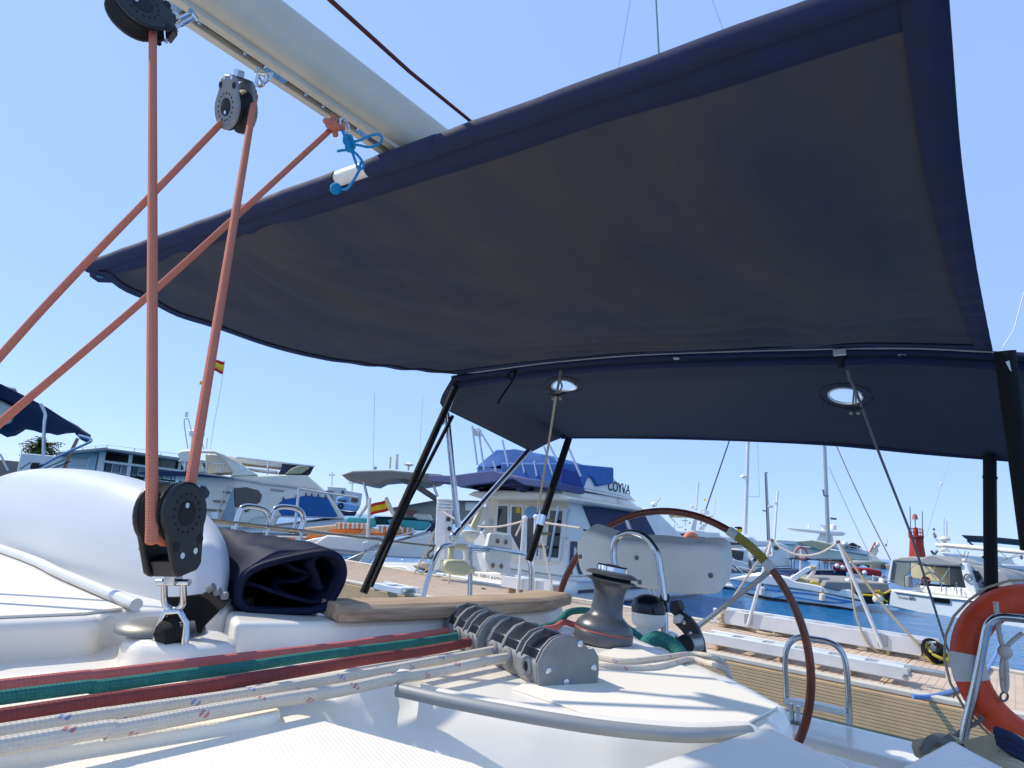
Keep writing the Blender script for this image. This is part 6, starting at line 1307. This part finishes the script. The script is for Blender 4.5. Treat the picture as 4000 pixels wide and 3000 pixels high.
# ---------------------------------------------------------------- sport yacht behind the wheel
S_P = Pl(2750, 2150, 33); sk_ = lambda off, *q: S_P.k(off, 'd7', *q)
sy = thing('sport_yacht', 'white sport yacht with sweeping black windows behind the steering wheel', 'motor yacht', S_P(3, (2750,2280))[0])
ext(sy, 'superstructure', 'gel_far', sk_(0, (150,1080), (300,1105), (480,1180), (700,1215), (820,1185), (1150,1215), (1155,1270), (1370,1275), (1600,1270), (1690,1330), (1950,1335), (1960,1420), (1290,1430), (1260,1650), (1200,1900), (280,1900), (200,1250)), FH*5, .08)
ext(sy, 'flybridge', 'gel_far', sk_(-.1, (150,1085), (300,1110), (480,1175), (440,1215), (200,1200)), FH*3, .08); ext(sy, 'flybridge_glass', 'pale_blue', sk_(-.15, (170,1080), (350,1110), (480,1165), (300,1130)), FH*2)
ext(sy, 'window', 'glass_dark', sk_(-.05, (390,1275), (500,1238), (640,1232), (640,1265), (520,1268)), FH*.1); ext(sy, 'window', 'glass_dark', sk_(-.05, (480,1292), (620,1300), (640,1335), (560,1330)), FH*.1); ext(sy, 'window', 'glass_dark', sk_(-.05, (800,1275), (930,1285), (985,1305), (860,1308)), FH*.1)
ext(sy, 'window', 'glass_dark', sk_(-.05, (1110,1355), (1250,1350), (1480,1370), (1500,1395), (1280,1395)), FH*.1); ext(sy, 'window', 'blue_screen', sk_(-.06, (260,1340), (420,1360), (520,1400), (300,1395)), FH*.1)
for q in (((840,490), (810,900)), ((1085,720), (1065,960))): line(sy, 'signal_mast', 'gel_far', sk_(1, *q), .055 if q[0][0] < 900 else .03)
MB().lathe([(.1, 0), (.24, .03), (.25, .16), (.15, .26), (.03, .29)], sk_(1, (930,960))[0], (0, 0, 1), 16).build('radome', 'gel_far', sy, smooth=60); MB().lathe([(.04, 0), (.13, .05), (.13, .12), (.03, .16)], sk_(1, (750,870))[0], (0, 0, 1), 14).build('radome', 'gel_far', sy)
ext(sy, 'radar_arch', 'gel_far', sk_(.5, (840,1170), (960,1040), (1040,1010), (1000,1060), (920,1180)), FH*.5, .05); ext(sy, 'radar_arch', 'gel_far', sk_(.5, (850,990), (950,975), (1060,970), (1060,985), (950,1000)), FH*1.5, .04); ext(sy, 'mast_base', 'gel_far', sk_(.6, (730,1180), (780,1000), (830,990), (800,1190)), FH*.6, .04)
ext(sy, 'bimini', 'sand_canvas', sk_(.2, (400,950), (480,945), (720,975), (720,990), (430,985)), FH*2); line(sy, 'bimini_post', 'gel_far', sk_(.2, (210,940), (145,1090)), .05)
for q in (((240,960), (360,1085)), ((420,980), (540,1105)), ((520,990), (470,1030)), ((660,990), (650,1120)), ((500,1100), (500,1180)), ((600,1040), (690,1050)), ((540,1140), (620,1140))): line(sy, 'rail_tube', 'steel_far', sk_(.1, *q), .022)
MB().lathe([(.07, 0), (.15, .06), (.14, .22), (.03, .28)], sk_(1.2, (200,850))[0], (0, 0, 1), 12).build('satcom_dome', 'gel_far', sy, smooth=60); line(sy, 'searchlight', 'gel_cream', sk_(1, (230,830), (240,780), (290,720)), .05)
for q in ((715,1075), (655,1175)): ext(sy, 'warning_plate', 'yellow', sk_(-.2, (q[0]-18, q[1]+14), (q[0], q[1]-20), (q[0]+18, q[1]+12)), FH*.05)
MB().torus(sk_(-1.5, (735,1330))[0], .95, .30, (RH*.9-FH*.3), 24, 10, R_(0), R_(360)).build('life_ring', mat('ring_faded', (212,120,84), .6), sy) if 0 else None
lr = thing('faded_life_ring', 'faded orange horseshoe lifebuoy above the white instrument pod', 'lifebuoy', sk_(-3, (735,1420))[0])
MB().tube(spl(sk_(-3, (645,1440), (655,1330), (690,1270), (735,1250), (780,1275), (815,1340), (830,1440)), 5), .17, 12).build('foam_ring', mat('ring_faded', (212,120,84), .6, var=.1), lr, smooth=60); line(lr, 'cord', 'gel_far', sk_(-3.4, (720,1400), (740,1340), (760,1400)), .03)
line(sy, 'stern_rail', 'steel_far', sk_(-.5, (830,1320), (1010,1340), (1000,1400)), .06); line(sy, 'stern_rail', 'steel_far', sk_(-.5, (290,1370), (430,1260), (500,1220)), .05)
ext(sy, 'yellow_locker', 'yellow', sk_(1, (1285,1210), (1370,1180), (1470,1150), (1480,1200), (1370,1270), (1285,1270)), FH*1, .05); ext(sy, 'black_lid', 'rubber', sk_(.9, (1365,1135), (1440,1130), (1480,1150), (1470,1170), (1380,1150)), FH*1.2, .04)
MB().ball(sk_(2, (930,745))[0], .075, 8).build('masthead_ball', 'flag_yellow', sy)
# ---------------------------------------------------------------- masts of sailboats behind
T_m = [(('d7', (1560,-200), (1515,1240)), 44, .16, 'tall pale mast with a radar pod left of the yellow whipping', 'alu_white'), (('d7', (1812,345), (1858,1340)), 47, .125, 'dark-edged mast with a flat top right of the tall pale mast', 'alu'), (('d7', (1985,620), (1935,1330)), 45, .09, 'short white tapering mast, third behind the wheel rim', 'gel_far'), (('c6', (484,200), (522,1150)), 42, .15, 'tall silver mast right of the steering wheel', 'alu')]
for i, ((c, a, b), d, r, lab, m) in enumerate(T_m):
    pl_ = Pl(2900 if i < 3 else 3230, 2000, d); t = thing('sailboat_mast', lab, 'mast', pl_.k(0, c, b)[0], 'sailboat masts across the harbour'); q = pl_.k(0, c, b, a); MB().tube(q, [r*.9, r*.75], 12).build('spar', m, t, smooth=60)
    if i == 0:
        MB().lathe([(.06, 0), (.21, .03), (.22, .12), (.14, .2), (.03, .22)], pl_.k(-.25, c, (1488,432))[0], (0, 0, 1), 14).build('radome', 'gel_far', t, smooth=60); line(t, 'radome_bracket', 'gel_grey', pl_.k(-.4, c, (1490,430), (1530,460), (1530,490)), .03); line(t, 'spreader', 'alu', pl_.k(0, c, (1535,690), (1722,708)), .015)
        line(t, 'shroud', 'steel_far', pl_.k(0, c, (1690,-200), (1722,708)), .015)
    if i == 1: MB().lathe([(.06, 0), (.19, .03), (.19, .14), (.03, .17)], pl_.k(-.15, c, (1880,858))[0], (0, 0, 1), 14).build('radome', 'gel_far', t, smooth=60); line(t, 'sail_slot', 'rubber', pl_.k(-.2, c, (1800,360), (1835,1340)), .03); line(t, 'mast_head', 'alu', pl_.k(0, c, (1795,352), (1840,356)), .05); line(t, 'spreader', 'letters_grey', pl_.k(0, c, (1765,895), (1810,912)), .05)
    if i == 3: line(t, 'bracket', 'letters_grey', pl_.k(-.3, c, (475,690), (485,745), (520,745)), .06); line(t, 'steaming_light', 'letters_grey', pl_.k(-.3, c, (540,940), (590,945)), .07)
    if i == 2: line(t, 'crosstree', 'gel_grey', pl_.k(0, c, (1935,785), (1985,795)), .05)
fs_ = Pl(2800, 1900, 39); t = thing('furled_forestay', 'dark furled forestay slanting above the wheel rim', 'forestay', fs_.k(0, 'd7', (890,1060))[0]); MB().tube(fs_.k(0, 'd7', (1330,-230), (1250,0), (950,880), (870,1100)), .045, 8).build('furled_sail', mat('furl_grey', (86,90,104), .7), t)
ln = Pl(3400, 1900, 30)
for i, (q, rr, m, lab) in enumerate(((((590,310), (700,560), (850,880), (1060,1300)), .030, 'rope_beige', 'pale twisted halyard slanting down to the grey awning'), (((525,495), (700,880), (930,1370)), .014, 'rope_beige', 'thin halyard beside the tall silver mast'), (((1600,380), (1500,640), (1370,1090)), .012, 'steel_far', 'thin stay with an insulator left of the black pole'))): rope('harbour_stay', ln.k(0, 'c6', *q), rr, m, lab, 'stay', n=5)
MB().ball(ln.k(0, 'c6', (1499,640))[0], .045, 8, (1,1,2)).build('insulator', 'white_plastic', None, 'small white insulator on the thin stay', 'insulator')
rope('bimini_wire', [PD(4000, 1140, 12), PD(3960, 1290, 12), PD(3915, 1360, 12)], .012, 'white_plastic', 'thin white wire right of the awning corner', 'wire', n=5)
# ---------------------------------------------------------------- superyacht with wing-shaped radar arch
U = Pl(3180, 2130, 62); uk = lambda off, *q: U.k(off, 'd6', *q)
su = thing('superyacht', 'white superyacht with a wing-shaped radar arch right of the wheel', 'motor yacht', U(4, (3200,2230))[0])
ext(su, 'radar_wing', 'gel_far', uk(0, (1165,45), (1200,32), (1400,48), (1650,72), (1860,80), (1915,105), (1880,130), (1780,128), (1500,92), (1250,68)), FH*3, .1)
ext(su, 'pylon', 'gel_far', uk(.5, (1540,200), (1600,90), (1740,110), (1760,215)), FH*2, .1)
ext(su, 'upper_deck', 'gel_far', uk(-.5, (1040,175), (1320,195), (1540,190), (1830,230), (2200,330), (2200,380), (1900,330), (1800,300), (1300,250), (1050,240)), FH*5, .1)
ext(su, 'deck_shade', 'sand_canvas', uk(-.8, (1310,205), (1500,190), (1720,240), (1780,275), (1640,330), (1400,250)), FH*4, .05)
ext(su, 'lower_deck', 'gel_cream', uk(-.2, (1050,230), (1300,260), (1640,300), (1880,330), (2200,380), (2200,440), (1850,430), (1500,420), (1240,400), (1180,500), (1000,500)), FH*5, .1)
MB().lathe([(.15, 0), (.36, .1), (.34, .45), (.1, .6)], uk(1, (1750,65))[0], (0, 0, 1), 14).build('radome', 'gel_far', su, smooth=60); MB().lathe([(.1, 0), (.14, .15), (.03, .3)], uk(1, (1455,40))[0], (0, 0, 1), 10).build('radome', 'gel_far', su); ext(su, 'radar_bar', 'gel_far', uk(.5, (1590,0), (1680,10), (1680,25), (1590,15)), FH*.4); MB().cyl(uk(.6, (1640,75))[0], uk(.6, (1635,15))[0], .2, 8).build('radar_post', 'gel_far', su)
ext(su, 'tender_cover', 'rubber', uk(-1, (1880,290), (1940,250), (1985,212), (2060,250), (2110,275), (2040,305)), FH*2, .15); MB().ball(uk(-1, (1900,235))[0], .3, 8).build('deck_vent', 'gel_grey', su)
for q in (((1880,250), (2110,290)), ((1880,280), (2110,310)), ((2050,250), (2050,300)), ((1950,260), (1950,300))): line(su, 'deck_rail', 'steel_far', uk(-1.2, *q), .04)
# ---------------------------------------------------------------- grey-hulled trawler with life ring
Gp = Pl(3150, 2220, 40); gk = lambda off, *q: Gp.k(off, 'd6', *q)
gt = thing('grey_trawler', 'grey-hulled motor trawler stern-on with a white deckhouse', 'motorboat', Gp(2, (3150,2290))[0])
ext(gt, 'hull', 'grey_hull', gk(0, (780,545), (1250,545), (1530,560), (1920,560), (1910,735), (1540,700), (900,640)), FH*4, .08)
ext(gt, 'deckhouse', 'gel_far', gk(.5, (985,205), (1090,225), (1185,260), (1190,400), (1240,520), (780,520), (720,420), (990,370)), FH*3, .08); ext(gt, 'deckhouse_window', 'glass_dark', gk(.42, (1025,240), (1075,250), (1080,310), (1020,305)), FH*.1, .05)
ext(gt, 'aft_cabin', 'gel_far', gk(.8, (450,290), (700,300), (720,560), (500,560), (440,420)), FH*3, .08); ext(gt, 'aft_window', 'glass_dark', gk(.7, (480,305), (650,330), (640,430), (560,440), (500,380)), FH*.1); ext(gt, 'aft_window', 'glass_dark', gk(.35, (770,375), (825,378), (825,455), (768,450)), FH*.1)
ext(gt, 'cap_rail', 'rubber', gk(-.15, (1540,570), (1750,572), (1750,585), (1540,582)), FH*.1); ext(gt, 'rail_panel', 'rubber', gk(.2, (1200,410), (1880,440), (1880,455), (1200,425)), FH*.15)
for x in (1240, 1270, 1580, 1650, 1680, 1725, 1880): line(gt, 'stanchion', 'letters_grey', gk(.2, (x, 415), (x, 550)), .03)
text('stern_name', 'VICTORY BOAT', gk(-.03, (1690,640))[0], RH, UP, .09, 'letters_grey', gt); MB().lathe([(.11, 0), (.11, .05)], gk(-.02, (1565,605))[0], -FH, 14).build('porthole', 'navy_paint', gt); MB().torus(gk(-.05, (1790,595))[0], .14, .03, FH, 16, 6).build('stern_emblem', 'letters_grey', gt)
lrs = thing('life_ring_post', 'faded pink life ring on a white post in front of the trawler', 'lifebuoy', Gp(-2, (3130,2240))[0]); MB().torus(gk(-2, (1358,350))[0], (gk(-2, (1430,350))[0]-gk(-2, (1290,350))[0]).length/2, .085, FH, 24, 8).build('ring', mat('pink_ring', (206,130,118), .6), lrs); line(lrs, 'post', 'gel_far', gk(-1.8, (1355,300), (1345,600)), .055)
# red cover boat
Rp = Pl(3350, 2250, 38); rk2 = lambda off, *q: Rp.k(off, 'd6', *q)
rb = thing('red_covered_boat', 'open boat under a red cover beside the finger pontoon', 'boat', Rp(1, (3360,2260))[0])
ext(rb, 'cover', mat('red_cover', (176,30,36), .7, var=.15, vs=1.5), rk2(0, (1740,520), (1760,490), (1850,480), (1890,520), (2000,530), (2200,540), (2350,570), (2350,640), (2150,620), (1980,590), (1750,560)), FH*2.5, .1); ext(rb, 'hull', 'gel_far', rk2(.1, (1950,590), (2350,630), (2350,690), (2100,680), (1960,640)), FH*2.4, .08)
for x, y in ((1870,525), (2140,590), (1800,505)): MB().ball(rk2(-.3, (x, y))[0], .14, 8).build('fender', 'gel_far', rb)
# finger pontoon between the boats, with ropes and buoys
fpz = thing('finger_pontoon', 'grey finger pontoon with yellow ropes between the moored boats', 'pontoon', M(2.5, (3400,2300))[0])
Fp = Pq(PZ(3330, 2330, .5), PZ(3560, 2352, .5)); fk = lambda off, *q: Fp.k(off, 'c6', *q)
ext(fpz, 'deck', 'concrete', fk(0, (500,1480), (1040,1500), (1060,1580), (820,1590), (600,1570), (480,1530)), Fp.n*4, .05); ext(fpz, 'painted_shadow', 'rubber', fk(.05, (820,1590), (1060,1580), (1050,1680), (830,1680)), Fp.n*3)  # black block stands in for the shadow beneath the deck
for q in (((930,1565), (1000,1590), (1060,1560)), ((960,1560), (980,1600), (1010,1650), (1035,1660)), ((820,1600), (900,1605), (960,1590))): MB().tube(spl(fk(-.1, *q), 4), .035, 6).build('yellow_rope', 'yellow', fpz)
for x0, x1 in ((690, 730), (750, 772), (985, 1010)): ext(fpz, 'service_post', 'gel_far', fk(.3, (x0, 1460), (x1, 1462), (x1, 1560), (x0, 1560)), Fp.n*.3, .03)
for i in range(26):
    a = (random.uniform(700, 1050), random.uniform(1440, 1530)); b = (a[0]+random.uniform(-90, 90), a[1]+random.uniform(-40, 50)); line(fpz, 'dock_clutter', random.choice(['gel_far', 'letters_grey', 'gel_far', 'alu', 'rubber']), fk(random.uniform(.5, 3), a, b), random.uniform(.015, .04))
MB().ball(fk(-.4, (950,1640))[0], .18, 12).build('mooring_buoy', 'gel_cream', None, 'round white mooring buoy beside the pale sailing yacht', 'buoy')
MB().ball(PZ(2860, 2330, .2), .42, 14).build('mooring_buoy', mat('buoy_pink', (222,190,180), .5), None, 'pale pink buoy below the instrument pod', 'buoy') if 0 else None
wb5 = Pl(3230, 2180, 70)
fl = thing('distant_motor_yacht', 'distant white yachts bow rails and flags by the red boat', 'motor yacht', wb5(2, (3430,2230))[0])
ext(fl, 'hull', 'gel_far', wb5.k(0, 'd5', (50,770), (200,740), (300,690), (380,700), (460,770), (550,790), (540,800), (300,805), (60,810)), FH*4, .1); ext(fl, 'cabin', 'gel_cream', wb5.k(.5, 'd5', (270,700), (330,600), (400,560), (420,640), (370,720)), FH*2, .1); ext(fl, 'canopy', 'sand_canvas', wb5.k(-.5, 'd5', (40,790), (460,770), (550,790), (420,805), (60,810)), FH*3)
line(fl, 'radar_mast', 'red_faded', wb5.k(.3, 'd5', (310,650), (375,530)), .10); line(fl, 'flag_staff', 'gel_grey', wb5.k(.3, 'd5', (525,490), (515,590)), .04); MB().ball(wb5.k(.3, 'd5', (400,560))[0], .3, 8).build('radome', 'gel_far', fl)
flag('small Spanish flag on the distant yacht left of the lighthouse', wb5.k(.3, 'd5', (522,545), (518,580)), wb5.k(.3, 'd5', (495,555), (498,580)))
bz = Pl(2750, 2270, 28); cl2 = thing('open_dayboat', 'open white dayboat partly hidden behind the instrument pod', 'motorboat', bz(1, (2830,2320))[0])
ext(cl2, 'hull', 'gel_far', bz.k(0, 'd6', (380,730), (500,745), (560,760), (520,790), (370,760)), FH*2, .08); ext(cl2, 'hull_band', 'navy_paint', bz.k(-.02, 'd6', (380,765), (540,795), (600,830), (380,830)), FH*2); ext(cl2, 'cockpit', 'letters_grey', bz.k(.5, 'd6', (400,480), (520,500), (640,560), (660,600), (420,600)), FH*1, .05)
for q in (((410,470), (560,560)), ((520,430), (700,490)), ((600,520), (780,570)), ((620,540), (760,600)), ((430,440), (480,520)), ((440,560), (520,640)), ((560,520), (640,590))): line(cl2, 'rigging_tube', 'gel_far', bz.k(.3, 'd6', *q), .03)
ext(cl2, 'bulwark', mat('brown_bulwark', (92,62,50), .6), bz.k(.6, 'd6', (600,520), (820,570), (820,610), (640,590)), FH*1, .05)
line(cl2, 'mooring_warp', 'rope_dark', bz.k(-3, 'd6', (312,880), (335,1070)), .03)
MB().ball(bz.k(-1.5, 'd6', (215,890))[0], .27, 14, (1.5,1,1)).build('pink_fender', mat('buoy_pink', (222,190,180), .5), None, 'pale pink round fender floating below the instrument pod', 'fender')
